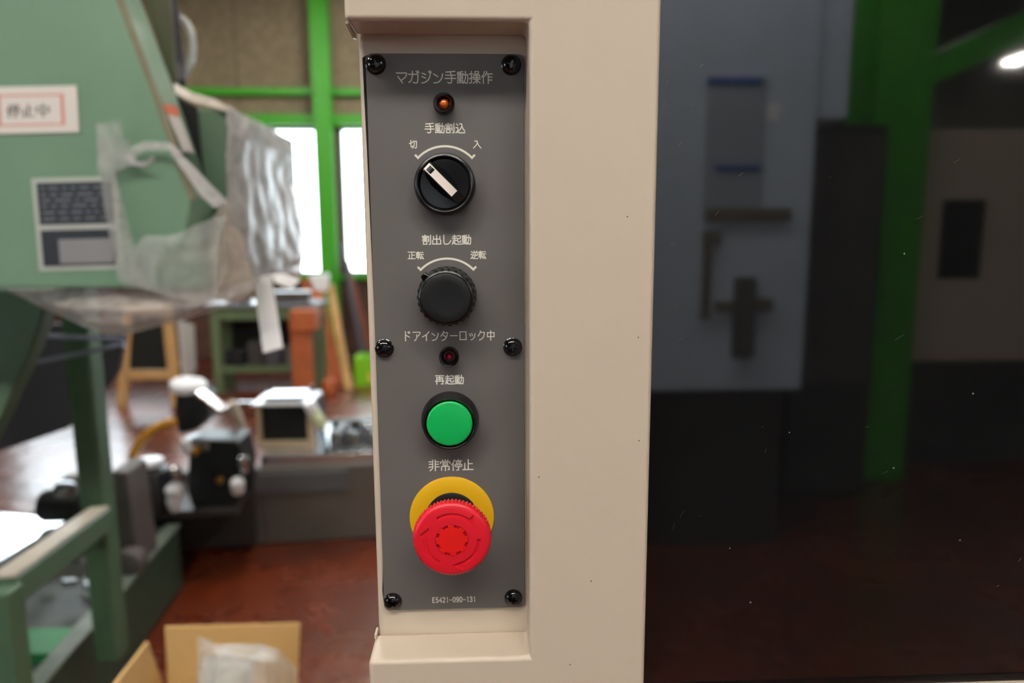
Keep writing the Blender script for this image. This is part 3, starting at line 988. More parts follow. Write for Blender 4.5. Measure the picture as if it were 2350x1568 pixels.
c = MB()
c.patch([[side(x, y, o) for x, y, o in row] for row in (
    ((521, 240, 0.004), (560, 262, 0.010), (600, 284, 0.014), (640, 304, 0.014), (668, 326, 0.02)),
    ((519, 300, 0.006), (560, 322, 0.016), (605, 340, 0.022), (650, 350, 0.024), (675, 352, 0.03)),
    ((521, 390, 0.006), (560, 410, 0.016), (602, 415, 0.022), (648, 412, 0.024), (666, 420, 0.03)),
    ((525, 470, 0.006), (560, 490, 0.018), (604, 492, 0.024), (646, 480, 0.026), (676, 462, 0.03)),
    ((530, 560, 0.006), (565, 575, 0.018), (606, 580, 0.024), (648, 560, 0.026), (690, 530, 0.03)),
    ((536, 636, 0.006), (566, 640, 0.014), (606, 640, 0.02), (640, 636, 0.02), (672, 632, 0.02)))],
    0.005, 22, direction=(1, -0.4, 0), nu=34, nv=40)
c.build('spindle_cover', 'film', wr, smooth=True, angle=180)
c = MB()
c.patch([[at(x, y, d) for x, y, d in row] for row in (
    ((640, 425, 1.34), (668, 420, 1.36), (682, 440, 1.44)),
    ((622, 470, 1.27), (668, 470, 1.32), (700, 482, 1.44)),
    ((620, 540, 1.27), (665, 540, 1.30), (706, 520, 1.44)),
    ((622, 590, 1.27), (665, 590, 1.31), (698, 590, 1.44)),
    ((612, 630, 1.26), (650, 634, 1.33), (690, 640, 1.44)))], 0.009, 36, nu=26, nv=30, seed=3)
c.build('loose_end', 'film_milky', wr, smooth=True, angle=180)
c = MB()
c.patch([[at(x, y, d) for x, y, d in row] for row in (
    ((500, 470, 0.99), (520, 455, 0.98), (536, 470, 1.0)),
    ((480, 540, 0.98), (520, 540, 0.95), (556, 545, 1.0)),
    ((480, 600, 0.97), (525, 600, 0.94), (572, 600, 1.0)),
    ((450, 650, 0.95), (510, 650, 0.92), (582, 640, 1.0)),
    ((420, 685, 0.94), (490, 690, 0.92), (560, 690, 1.0)))], 0.008, 40, nu=26, nv=30, seed=8)
c.build('tied_bunch', 'film_milky', wr, smooth=True, angle=180)
c = MB()
c.patch([[at(x, y, d) for x, y, d in row] for row in (
    ((400, 545, 0.885), (440, 520, 0.885), (490, 500, 0.89), (520, 490, 0.9)),
    ((330, 540, 0.885), (400, 560, 0.875), (460, 560, 0.87), (500, 560, 0.88)),
    ((285, 600, 0.885), (360, 610, 0.875), (430, 620, 0.87), (500, 620, 0.88)),
    ((285, 655, 0.885), (350, 668, 0.875), (430, 690, 0.87), (500, 690, 0.88)))], 0.004, 36, nu=30, nv=26, seed=12)
c.build('lower_film', 'film_thin', wr, smooth=True, angle=180)
c = MB()
c.patch([[at(x, y, d) for x, y, d in row] for row in (
    ((18, 664, 0.98), (150, 664, 0.95), (300, 664, 0.93), (450, 666, 0.92), (590, 640, 0.94)),
    ((70, 692, 0.98), (160, 705, 0.92), (300, 712, 0.90), (450, 705, 0.90), (580, 670, 0.94)),
    ((130, 722, 1.0), (200, 740, 0.94), (300, 745, 0.92), (430, 725, 0.92), (560, 690, 0.95)),
    ((190, 748, 1.03), (235, 765, 1.0), (290, 768, 0.98), (390, 742, 0.98), (530, 702, 0.98)))], 0.008, 30, nu=44, nv=26, bulge=0.01, seed=5)
c.build('hanging_bag', 'film_grey', wr, smooth=True, angle=180)
for name, m_, rows in (
    ('tape_strip', 'film_thin', (((222, 284), (250, 282)), ((228, 380), (262, 380)), ((240, 480), (285, 480)), ((262, 600), (318, 600)), ((275, 650), (330, 650)))),
    ('tape_strip', 'film_thin', (((252, 278), (278, 276)), ((256, 320), (280, 320)))),
    ('tape_strip', 'film_thin', (((222, 322), (224, 396)), ((270, 318), (272, 392)), ((300, 322), (300, 378)))),
    ('tape_strip', 'film', (((284, 348), (288, 372)), ((330, 324), (332, 345)), ((390, 328), (392, 345)), ((418, 350), (410, 365)))),
    ('tape_strip', 'film', (((398, 338), (392, 352)), ((440, 378), (424, 396)), ((490, 430), (462, 450)), ((524, 462), (492, 478)))),
    ('tape_strip', 'film', (((284, 352), (300, 346)), ((296, 378), (316, 372)), ((330, 384), (340, 370)), ((356, 366), (352, 356))))):
    MB().patch([[at(x, y, 0.878) for x, y in row] for row in rows], 0.0025, 40, nu=8, nv=22, seed=rows[0][0][0]).build(name, m_, wr, smooth=True, angle=180)
c = MB()
c.patch([[at(x, y, d) for x, y, d in row] for row in (
    ((398, 190, 1.06), (440, 212, 1.05), (490, 226, 1.03), (528, 246, 1.0)),
    ((402, 215, 1.03), (440, 234, 1.02), (490, 246, 1.01), (526, 258, 0.995)))], 0.003, 40, nu=24, nv=8, seed=21)
c.build('top_fold', 'film_milky', wr, smooth=True, angle=180)
# white paper strip hanging from the wrapped spindle
mat('tag_paper', '#FFFFFF', 0.4)
tg = thing('hanging_tag', at(604, 811, 0.99), 'bright white paper strip hanging below the wrapped spindle', 'tag')
MB().prism([at(581, 640, 1.09), at(622, 630, 1.09), at(649, 798, 0.99), at(604, 811, 0.99)][::-1], (0, 0.0006, 0)).build('strip', 'tag_paper', tg)
MB().prism([at(623, 630, 1.09), at(650, 628, 1.11), at(690, 643, 1.14), at(668, 664, 1.10), at(630, 648, 1.07)][::-1], (0, 0.0006, 0)).build('folded_corner', 'tag_paper', tg)

# ------------------------------------------------------------------ green coolant trough on the floor
YT = 2.3
tr = thing('coolant_trough', (-1.2, 1.4, 0.0), 'dark green steel trough of the machine base standing on red floor', 'trough')
mat('trough_green', '#2C4032', 0.5, var=0.12, scale=6)
T0 = Vector((-1.147, YT, 0.25))
q = atz(150, 1515, 0.25)
dirT = (q - T0).normalized()
T1 = T0 + dirT * 2.2
wdir = Vector((-1, 0.0, 0))
dep = 0.75
def trough_pt(t, s, z):
    p = T0.lerp(T1, t) + wdir * s
    return Vector((p.x, p.y, z))
th = 0.03
for nm, poly in (('side_wall', [trough_pt(0, 0, 0.01), trough_pt(1, 0, 0.01), trough_pt(1, 0, 0.25), trough_pt(0, 0, 0.25)]),
                 ('side_wall', [trough_pt(0, dep, 0.01), trough_pt(1, dep, 0.01), trough_pt(1, dep, 0.25), trough_pt(0, dep, 0.25)])):
    MB().prism(poly, (-th, 0, 0)).build(nm, 'trough_green', tr, bevel=0.004)
MB().prism([trough_pt(0, 0.031, 0.01), trough_pt(0, dep - 0.001, 0.01), trough_pt(0, dep - 0.001, 0.25), trough_pt(0, 0.031, 0.25)], (0, -0.03, 0)).build('end_wall', 'trough_green', tr, bevel=0.004)
MB().prism([trough_pt(0.016, 0.031, 0.17), trough_pt(1, 0.031, 0.17), trough_pt(1, dep - 0.001, 0.17), trough_pt(0.016, dep - 0.001, 0.17)], (0, 0, 0.02)).build('bottom_plate', mat('trough_in', '#2E332E', 0.35, var=0.3, scale=15), tr)
MB().prism([trough_pt(-0.005, -0.004, 0.2505), trough_pt(1, -0.004, 0.2505), trough_pt(1, 0.05, 0.2505), trough_pt(-0.005, 0.05, 0.2505)], (0, 0, 0.006)).build('rim', mat('rim_grey', '#6D776E', 0.3, var=0.2, scale=12), tr, bevel=0.002)
MB().prism([trough_pt(0.3, 0.031, 0.191), trough_pt(0.36, 0.031, 0.191), trough_pt(0.36, dep - 0.001, 0.191), trough_pt(0.3, dep - 0.001, 0.191)], (0, 0, 0.03)).build('cross_bar', mat('bar_green', '#1F7A45', 0.5), tr)
MB().prism([trough_pt(0.44, 0.031, 0.191), trough_pt(0.49, 0.031, 0.191), trough_pt(0.49, dep - 0.001, 0.191), trough_pt(0.44, dep - 0.001, 0.191)], (0, 0, 0.03)).build('cross_bar', 'bar_green', tr)
# a bright sheet steel tray over the trough at the left edge
ty = MB()
q = [atz(x, y, z) for x, y, z in ((-140, 1168, 0.53), (158, 1196, 0.535), (0, 1292, 0.575), (-140, 1380, 0.60))]
ty.prism(q, (0, 0, 0.006))
tag(ty.build('drip_tray', mat('tray', '#E4E6EA', 0.16, metal=0.8), bevel=0.002), 'bright sheet metal tray lying above the trough at left edge', 'tray')
# grey casting standing behind the post in the trough
ca = thing('gearbox_block', trough_pt(0.12, 0.3, 0.08), 'dark grey cast block standing in the green trough behind the post', 'machine part')
p0 = at(262, 1330, 1.95)
MB().prism([at(255, 1080, 1.95), at(290, 1085, 1.95), at(318, 1300, 1.95), at(262, 1330, 1.95)][::-1], (0, 0.15, 0)).build('body', mat('cast_grey', '#55504F', 0.55, var=0.15, scale=12), ca, bevel=0.01)
MB().lathe(at(298, 1290, 1.94) + Vector((0, 0.02, 0)), [(0.05, 0), (0.05, 0.06), (0.03, 0.07), (0.01, 0.07)], n=24).build('flange', 'cast_grey', ca, smooth=True)
bl = thing('black_motor', atz(135, 1200, 0.62), 'small black motor block beside the green post above the tray', 'motor')
MB().lathe(at(150, 1160, 1.62), [(0.04, -0.06), (0.045, -0.05), (0.045, 0.05), (0.03, 0.06)], axis=(1, 0, 0), n=24).build('housing', 'black_matte', bl, smooth=True)
MB().lathe(at(150, 1122, 1.62), [(0.028, -0.015), (0.03, 0.0), (0.026, 0.012), (0.01, 0.015)], axis=(0.2, 0, 1), n=20).build('cap', 'steel', bl, smooth=True)
# metal offcuts lying in the trough
for i in range(26):
    t, s = random.uniform(0.03, 0.24), random.uniform(0.06, 0.5)
    p = trough_pt(t, s, 0.204)
    L = random.uniform(0.03, 0.09)
    o = MB().obox(p + Vector((0, 0, random.uniform(0, 0.05))), (L, random.uniform(0.015, 0.04), random.uniform(0.008, 0.02)), (random.uniform(-.3, .3), random.uniform(-.3, .3), random.uniform(0, 3))).build('metal_offcut', 'steel_rough', bevel=0.002)
    tag(o, 'shiny loose metal offcut lying in the green trough', 'metal scrap', 'offcuts in the trough')

# ------------------------------------------------------------------ long grey machine bed
mat('bed_grey', '#5E5852', 0.5, var=0.1, scale=4)
mat('bed_dark', '#34312F', 0.5, var=0.15, scale=6)
B0, B1 = Vector((-1.75, 2.608, 0)), Vector((0.15, 2.782, 0))
bx = (B1 - B0).normalized()
by = Vector((-bx.y, bx.x, 0))
bed = thing('machine_bed', (B0 + B1) / 2, 'long grey machine bed lying low on red floor behind the trough', 'machine')


def bp(u, v, z):                            # u along the bed from B0, v into the room
    p = B0 + bx * u + by * v
    return Vector((p.x, p.y, z))


def bbox(u0, u1, v0, v1, z0, z1):
    return MB().prism([bp(u0, v0, z0), bp(u1, v0, z0), bp(u1, v1, z0), bp(u0, v1, z0)], (0, 0, z1 - z0))


bbox(0, 0.799, 0, 0.07, 0.0, 0.345).build('front_apron', 'bed_grey', bed, bevel=0.008)
bbox(0.80, 1.9, 0, 0.6, 0.0, 0.345).build('casting', 'bed_grey', bed, bevel=0.008)
bbox(0.80, 1.9, 0.03, 0.57, 0.345, 0.39).build('slideway', mat('way_steel', '#D9DEE8', 0.2, metal=0.9, rvar=0.06, scale=6), bed, bevel=0.004)
bbox(0.70, 1.17, -0.012, 0, 0.235, 0.325).build('cover_plate', mat('bed_cover', '#5A5C60', 0.35), bed, bevel=0.003)
bbox(0.0, 0.5, -0.02, 0, 0.02, 0.30).build('cover_plate', 'bed_dark', bed, bevel=0.003)

# beige-framed box with a dark opening standing on the bed
bxo = thing('beige_box', bp(0.98, 0.12, 0.39), 'beige framed box with dark open front standing on the machine bed', 'box')
c0, c1, c2, c3 = [at(x, y, 2.72) for x, y in ((576, 945), (706, 945), (712, 1070), (578, 1076))]
zb0 = 0.391
dz = zb0 - c3.z
fr_ = MB()
X0, X1, Z0, Z1 = c3.x, c2.x, zb0, c0.z
MB().box((X0, 2.86, Z0), (X1, 3.06, Z1)).build('housing', 'black_matte', bxo)
mat('box_beige', '#B9A486', 0.5)
for nm, A_, B_ in (('frame_bar', (X0, 2.82, Z0), (X0 + 0.014, 2.859, Z1)), ('frame_bar', (X1 - 0.03, 2.82, Z0), (X1, 2.859, Z1)), ('frame_bar', (X0 + 0.0145, 2.82, Z0), (X1 - 0.0305, 2.859, Z0 + 0.03))):
    MB().box(A_, B_).build(nm, 'box_beige', bxo, bevel=0.003)
MB().box((X0 - 0.02, 2.81, Z1 + 0.0005), (X1 - 0.01, 3.06, Z1 + 0.012)).build('lid', mat('lid_white', '#D8DBE0', 0.25), bxo, bevel=0.003)
# steel plate and block lying on it
MB_ = MB().box((X0 + 0.03, 2.84, Z1 + 0.013), (X0 + 0.2, 3.0, Z1 + 0.035)).build('steel_plate', 'steel', bevel=0.003)
tag(MB_, 'polished steel plate lying on top of the beige framed box', 'steel plate')
# long steel ruler behind
rl = MB().bar(at(545, 925, 3.0), at(688, 925, 3.0), 0.02, 0.014).build('steel_bar', 'steel', bevel=0.002)
tag(rl, 'thin steel bar lying level behind the beige framed box', 'steel bar')

# black vice / rotary head on the bed
mat('black_iron', '#14161A', 0.4, var=0.3, scale=10)
dv = thing('dividing_head', bp(0.42, -0.2, 0.299), 'black cast iron dividing head with bright top standing on grey bed', 'machine tool')
yv = 2.36
bbox(0.0, 0.78, -0.33, -0.021, 0.27, 0.298).build('front_shelf', 'bed_dark', bed, bevel=0.004)
bbox(0.0, 0.78, -0.05, -0.0205, 0.02, 0.269).build('shelf_bracket', 'bed_dark', bed, bevel=0.004)
MB().prism([at(x, y, yv) for x, y in ((432, 1010), (545, 1010), (562, 1070), (556, 1140), (540, 1166), (440, 1168), (428, 1130))][::-1], (0, 0.16, 0)).build('base_body', 'black_iron', dv, bevel=0.012)
MB().lathe(at(480, 1008, yv + 0.08), [(0.075, -0.03), (0.085, -0.02), (0.085, 0.012), (0.06, 0.016), (0.01, 0.016)], axis=(0, 0, 1), n=32).build('table_disc', 'steel_rough', dv, smooth=True)
MB().prism([at(x, y, yv + 0.02) for x, y in ((400, 895), (470, 905), (478, 960), (450, 990), (408, 1000), (398, 950))][::-1], (0, 0.12, 0)).build('upright', 'black_iron', dv, bevel=0.015)
MB().lathe(at(432, 886, yv + 0.08), [(0.06, -0.02), (0.068, -0.01), (0.068, 0.012), (0.06, 0.02), (0.02, 0.022)], axis=(0.12, -0.1, 1), n=32).build('top_cap', mat('cap_white', '#F2F4F8', 0.25), dv, smooth=True)  # glare on the metal cap is put into its white colour
MB().bar(at(455, 900, yv + 0.04), at(515, 945, yv + 0.0), 0.05, 0.02).build('arm', 'steel', dv, bevel=0.004)
MB().lathe(at(345, 1120, yv - 0.02), [(0.075, -0.1), (0.08, -0.08), (0.08, 0.06), (0.07, 0.075), (0.02, 0.08)], axis=(0, 0, 1), n=28).build('cup_body', 'black_iron', dv, smooth=True)
MB().lathe(at(342, 1062, yv - 0.02), [(0.05, -0.012), (0.055, 0.0), (0.05, 0.012), (0.01, 0.014)], axis=(0, 0, 1), n=28).build('cup_cap', 'cap_white', dv, smooth=True)  # white colour carries the glare here too
for x, y in ((327, 1100), (505, 1102)):
    MB().lathe(at(x, y, yv - 0.10), [(0.012, 0), (0.012, 0.012), (0.004, 0.014)], n=16).build('brass_plug', mat('brass', '#B07A1E', 0.3, metal=0.8), dv, smooth=True)
MB().lathe(at(452, 1033, yv - 0.02), [(0.016, 0), (0.016, 0.03), (0.012, 0.04), (0.004, 0.042)], n=16).build('brass_plug', 'brass', dv, smooth=True)
for i, (x, y, r) in enumerate(((400, 1130, .03), (403, 1090, .022), (398, 1155, .022), (560, 1065, .02), (545, 1115, .025), (285, 1110, .022), (428, 1025, .018))):
    MB().lathe(at(x, y, yv - 0.06), [(r * 0.9, -0.03), (r, -0.02), (r, 0.02), (r * 0.7, 0.03), (0.003, 0.032)], axis=(random.uniform(-.3, .3), -0.4, 1), n=20).build('chrome_nut', 'cap_white' if i % 2 == 0 else 'steel', dv, smooth=True)  # every other nut has its bright highlight painted white
# yellow hose bent over into the cup
hs = [at(x, y, yv - 0.02) for x, y in ((402, 968), (380, 972), (352, 986), (326, 1008), (308, 1036), (301, 1064), (302, 1090), (304, 1112))]
tag(MB().tube(hs, 0.017, 12).build('yellow_hose', mat('hose', '#D2952A', 0.35), smooth=True), 'short amber yellow hose bent in an arc beside black head', 'hose')
# pale rod leaning against the beige box
lr = MB().tube([at(530, 925, 2.66), at(560, 985, 2.7), at(572, 1036, 2.74)], [0.022, 0.018, 0.015], 12).build('leaning_rod', mat('rod_cream', '#CFC7B8', 0.35), smooth=True)
tag(lr, 'cream coloured rod leaning against left side of beige framed box', 'rod')
bt = thing('spray_bottle', at(735, 985, 2.75), 'pale green bottle with white cap tilted at right of beige box', 'bottle')
ax = (at(708, 925, 2.75) - at(742, 982, 2.75)).normalized()
MB().lathe(at(742, 982, 2.75), [(0.024, 0), (0.026, 0.01), (0.026, 0.075), (0.02, 0.085)], axis=ax, n=24).build('body', mat('bottle_green', '#C8CFA8', 0.35), bt, smooth=True)
MB().lathe(at(742, 982, 2.75) + ax * 0.085, [(0.026, 0), (0.027, 0.005), (0.027, 0.04), (0.01, 0.045)], axis=ax, n=24).build('cap', 'cap_white', bt, smooth=True)
MB().tube([at(742, 982, 2.75) + ax * 0.01, at(752, 1030, 2.76), Vector((at(752, 1030, 2.76).x, 2.76, 0.392))], 0.006, 8).build('wire_stand', 'black_iron', bt, smooth=True)
# fixtures and loose chromed parts at the right end of the bed
pc = thing('parts_tray', bp(1.32, 0.15, 0.391), 'steel tray full of chromed parts at right end of the bed', 'tray')
tx0, tx1 = at(733, 1060, 2.72).x, at(905, 1055, 2.72).x
MB().box((tx0, 2.78, 0.391), (tx1, 3.02, 0.401)).build('plate', 'steel', pc, bevel=0.002)
MB().box((tx0, 3.0, 0.402), (tx1, 3.02, 0.475)).build('back_wall', 'steel_rough', pc, bevel=0.002)
for i in range(16):
    x = random.uniform(tx0 + 0.02, tx1 - 0.02)
    y = random.uniform(2.80, 2.97)
    o = MB().lathe((x, y, 0.402), [(0.018, 0), (0.02, 0.004), (0.02, 0.03 + 0.03 * random.random()), (0.012, 0.065), (0.004, 0.067)], axis=(0, 0, 1), n=14).build('chromed_part', 'steel', smooth=True)
    tag(o, 'small chromed round part standing on the steel tray', 'machine part', 'chromed parts on the tray')
kb = thing('clamp', at(700, 930, 3.1), 'small black clamp with two ball knobs behind beige box', 'clamp')
MB().tube([at(700, 960, 3.1), at(700, 915, 3.1)], 0.012, 10).build('stem', 'black_iron', kb, smooth=True)
for x, y in ((697, 897), (716, 891)):
    MB().lathe(at(x, y, 3.1), [(0.004, -0.014), (0.012, -0.008), (0.014, 0), (0.012, 0.008), (0.004, 0.014)], axis=(0, 0, 1), n=16).build('ball_knob', 'black_gloss', kb, smooth=True)

# ------------------------------------------------------------------ cardboard box with a bag in front
mat('cardboard', '#E0B777', 0.85, var=0.04, scale=10)
mat('cardboard_in', '#D2A665', 0.85, var=0.04, scale=10)
cbx = thing('cardboard_box', (-0.56, 0.98, 0), 'open brown cardboard box on red floor with tall rear flap', 'box')
f0, f1 = atz(378, 1440, 0.5), atz(684, 1440, 0.5)
yb = f0.y - 0.02
xl, xr = f0.x + 0.005, f1.x - 0.005
t = 0.005
zt = 0.36
yf = yb - 0.3
MB().box((xl, yb - t, 0.002), (xr, yb, zt)).build('side_panel', 'cardboard', cbx)
MB().box((xl, yf, 0.002), (xr, yf + t, zt)).build('side_panel', 'cardboard', cbx)
MB().box((xl, yf + t, 0.002), (xl + t, yb - t, zt)).build('side_panel', 'cardboard', cbx)
MB().box((xr - t, yf + t, 0.002), (xr, yb - t, zt)).build('side_panel', 'cardboard', cbx)
MB().box((xl + t, yf + t, 0.002), (xr - t, yb - t, 0.008)).build('bottom', 'cardboard_in', cbx)
MB().prism([(xl + 0.002, yb - 0.003, zt), (xr - 0.002, yb - 0.003, zt), (f1.x, f0.y, 0.5), (f0.x, f0.y, 0.5)], (0, 0.005, 0)).build('flap', 'cardboard', cbx)
MB().prism([(xl, yf + 0.005, zt), (xl, yb - 0.008, zt), at(340, 1474, 0.97), at(262, 1575, 0.80)], (-0.004, 0, 0.002)).build('flap', 'cardboard', cbx)
# filled clear bag in the box
bag = thing('plastic_bag', ((xl + xr) / 2, (yb + yf) / 2, 0.01), 'clear plastic bag holding white packing inside the cardboard box', 'bag')
c = MB()
c.patch([[at(x, y, d) for x, y, d in row] for row in (
    ((452, 1462, 0.92), (490, 1476, 0.90), (545, 1482, 0.90), (600, 1476, 0.92), (640, 1490, 0.93), (680, 1532, 0.95)),
    ((458, 1500, 0.88), (500, 1502, 0.85), (560, 1506, 0.85), (610, 1510, 0.86), (650, 1525, 0.9), (682, 1550, 0.94)),
    ((452, 1560, 0.84), (500, 1570, 0.80), (560, 1580, 0.80), (620, 1580, 0.82), (650, 1580, 0.86), (676, 1590, 0.92)),
    ((450, 1640, 0.80), (500, 1650, 0.78), (560, 1650, 0.78), (620, 1650, 0.80), (650, 1650, 0.84), (676, 1640, 0.9)))], 0.010, 26, nu=40, nv=30, bulge=0.01, seed=2)
c.build('film', 'film_thin', bag, smooth=True, angle=180)
c = MB()
c.patch([[at(x, y, d) for x, y, d in row] for row in (
    ((470, 1504, 0.92), (495, 1506, 0.90), (530, 1500, 0.90), (565, 1512, 0.92), (588, 1500, 0.94)),
    ((462, 1540, 0.90), (500, 1540, 0.86), (540, 1540, 0.86), (570, 1540, 0.88), (582, 1540, 0.92)),
    ((456, 1640, 0.86), (500, 1640, 0.82), (540, 1640, 0.82), (570, 1640, 0.84), (578, 1640, 0.9)))], 0.012, 22, nu=26, nv=20, seed=6)
c.build('packing', mat('packing_white', '#E9E2D6', 0.6), bag, smooth=True, angle=180)

# ------------------------------------------------------------------ things along the back wall
mat('bench_green', '#5A6B4C', 0.5, var=0.08, scale=5)
bn = thing('workbench', (-1.8, 5.9, 0), 'green steel workbench below the window with cluttered lower shelf', 'workbench')
xa, xb, yq = -2.262, -1.385, 5.75
MB().box((xa, yq, 0.62), (xb, yq + 0.34, 0.73)).build('apron', 'bench_green', bn, bevel=0.004)
MB().box((xa - 0.03, yq - 0.03, 0.731), (xb + 0.03, yq + 0.37, 0.76)).build('bench_top', mat('bench_top', '#7E8590', 0.25), bn, bevel=0.004)
for x in (xa, xb - 0.07):
    for y in (yq, yq + 0.27):
        MB().box((x, y, 0), (x + 0.07, y + 0.07, 0.62)).build('leg', 'bench_green', bn)
MB().box((xa + 0.071, yq + 0.02, 0.17), (xb - 0.071, yq + 0.33, 0.22)).build('shelf', 'bench_green', bn)
MB().box((xa + 0.071, yq + 0.32, 0.222), (xb - 0.071, yq + 0.335, 0.618)).build('back_panel', 'black_matte', bn)
for i, (x, w, h, m_) in enumerate(((-2.1, .16, .14, 'black_iron'), (-1.93, .12, .2, 'bed_dark'), (-1.78, .14, .12, 'grey_dark'), (-1.62, .12, .16, 'cast_grey'))):
    o = MB().box((x - w / 2, yq + 0.05, 0.221), (x + w / 2, yq + 0.28, 0.221 + h)).build('storage_tin', m_, bevel=0.008)
    tag(o, ('low black bin at left end of the bench shelf', 'tall brown bin second from left on bench shelf', 'flat dark bin third along the bench shelf', 'grey bin at right end of the bench shelf')[i], 'bin', 'bins on the bench shelf')
for i, (x0, x1, y0, y1, m_) in enumerate(((558, 580, 655, 690, 'steel'), (520, 566, 684, 702, 'cap_white'), (636, 718, 674, 700, 'steel_rough'), (634, 662, 684, 704, 'cap_white'))):
    p, q = at(x0, y1, 5.9), at(x1, y0, 5.9)
    o = MB().box((p.x, 5.76 + 0.13 * (i % 2), 0.761), (q.x, 5.87 + 0.13 * (i % 2), 0.761 + max(0.03, q.z - p.z))).build('bench_part', m_, bevel=0.006)
    tag(o, ('small upright steel block at middle of the green bench', 'bright white slab at left of the green bench top', 'long grey steel block at right of green bench top', 'small white slab right of middle on green bench top')[i], 'machine part', 'parts on the bench')
# timber stand, leaning boards, pipes
mat('timber', '#A8582E', 0.7, var=0.12, scale=9)
mat('timber_dark', '#7A3E24', 0.75, var=0.15, scale=9)
mat('timber_pale', '#C9A06A', 0.7, var=0.1, scale=9)
ts = thing('timber_stand', atz(690, 885, 0), 'orange brown timber post with thick block on top before green bench', 'post')
p, q = at(672, 884, 5.5), at(710, 760, 5.5)
MB().box((p.x, 5.5, 0), (q.x, 5.62, q.z)).build('post', 'timber', ts, bevel=0.006)
p2, q2 = at(664, 760, 5.47), at(722, 713, 5.47)
MB().box((p2.x, 5.47, q.z + 0.001), (q2.x, 5.66, q2.z)).build('block', 'timber', ts, bevel=0.01)
def lean(name, a, b, w, h, m_, label, cat):
    o = MB().bar(a, b, w, h, (0, -1, 0.2)).build(name, m_, bevel=0.004)
    return tag(o, label, cat)
lean('leaning_board', at(770, 892, 5.97), at(712, 640, 6.75), 0.17, 0.04, 'timber', 'wide orange brown board leaning against window wall', 'board')
lean('leaning_board', at(802, 898, 5.84), at(758, 655, 6.9), 0.07, 0.03, 'timber_pale', 'narrow pale board leaning right of the orange board', 'board')
lean('leaning_bar', at(838, 830, 6.6), at(783, 560, 7.2), 0.05, 0.05, 'grey_dark', 'dark grey bar leaning against wall beside green post', 'bar')
lean('leaning_bar', at(850, 800, 6.8), at(796, 600, 7.2), 0.04, 0.04, 'timber_dark', 'brown stick leaning near wall just left of beige column', 'stick')
tag(MB().lathe(atz(756, 905, 0.0), [(0.055, 0), (0.062, 0.02), (0.062, 0.1), (0.055, 0.12), (0.02, 0.125)], axis=(0, 0, 1), n=24).build('drum', 'timber', smooth=True), 'round orange brown drum at foot of the leaning board', 'drum')
gc = thing('green_crate', atz(835, 890, 0), 'bright green plastic crate on floor at left edge of beige column', 'crate')
p, q = at(814, 882, 5.95), at(900, 820, 5.95)
mat('crate_green', '#7CC21A', 0.45)
for A_, B_ in (((p.x, 5.95, 0.0), (q.x, 5.97, q.z)), ((p.x, 6.18, 0.0), (q.x, 6.2, q.z)), ((p.x, 5.971, 0), (p.x + 0.02, 6.179, q.z)), ((q.x - 0.02, 5.971, 0), (q.x, 6.179, q.z))):
    MB().box(A_, B_).build('crate_wall', 'crate_green', gc, bevel=0.003)
MB().box((p.x + 0.021, 5.971, 0.001), (q.x - 0.021, 6.179, 0.02)).build('bottom', 'crate_green', gc)
MB().box((p.x + 0.12, 5.95 - 0.008, 0.04), (p.x + 0.24, 5.949, 0.12)).build('label_panel', mat('crate_yellow', '#E3C65A', 0.5), gc)
# wooden trestle with a black board and white sheet
tw = thing('blackboard_stand', atz(340, 900, 0), 'pale wooden stand holding a black board left of the workbench', 'stand')
def wood(a, b, w=0.07, h=0.05, nm='rail'):
    MB().bar(a, b, w, h, (0, -1, 0)).build(nm, 'timber_pale', tw, bevel=0.004)
yw = 5.3
wood(at(296, 700, yw), Vector((at(278, 905, yw).x, yw, 0.0)), nm='leg')
wood(at(382, 700, yw), Vector((at(404, 905, yw).x, yw, 0.0)), nm='leg')
wood(at(290, 860, yw), at(398, 860, yw))
wood(at(296, 712, yw), at(382, 712, yw))
MB().prism([at(302, 705, yw), at(378, 705, yw), at(386, 848, yw), at(296, 848, yw)][::-1], (0, 0.012, 0)).build('board', mat('board_black', '#141816', 0.5), tw)
sh = MB().prism([at(408, 735, yw + 0.05), at(442, 745, yw + 0.35), at(446, 850, yw + 0.35), at(420, 880, yw + 0.05)][::-1], (0.01, 0.01, 0)).build('white_sheet', mat('panel_white', '#C9C6C2', 0.6))
tag(sh, 'grey white sheet standing at right of the blackboard stand', 'sheet')
# bright white sack under the window
sk = MB().prism([at(x, y, 6.62) for x, y in ((704, 632), (752, 628), (750, 668), (733, 680), (722, 668))][::-1], (0, 0.12, 0)).build('white_cloth', mat('sack', '#F2F2F2', 0.5), bevel=0.02)
tag(sk, 'white cloth hung over top of the wide leaning board', 'cloth')

# ------------------------------------------------------------------ the hall behind the camera, seen mirrored in the door window
def av(px, py, Yv):                         # where a thing mirrored in the window really stands
    p = at(px, py, Yv)
    return Vector((p.x, 2 * GY / 1000 - p.y, p.z))


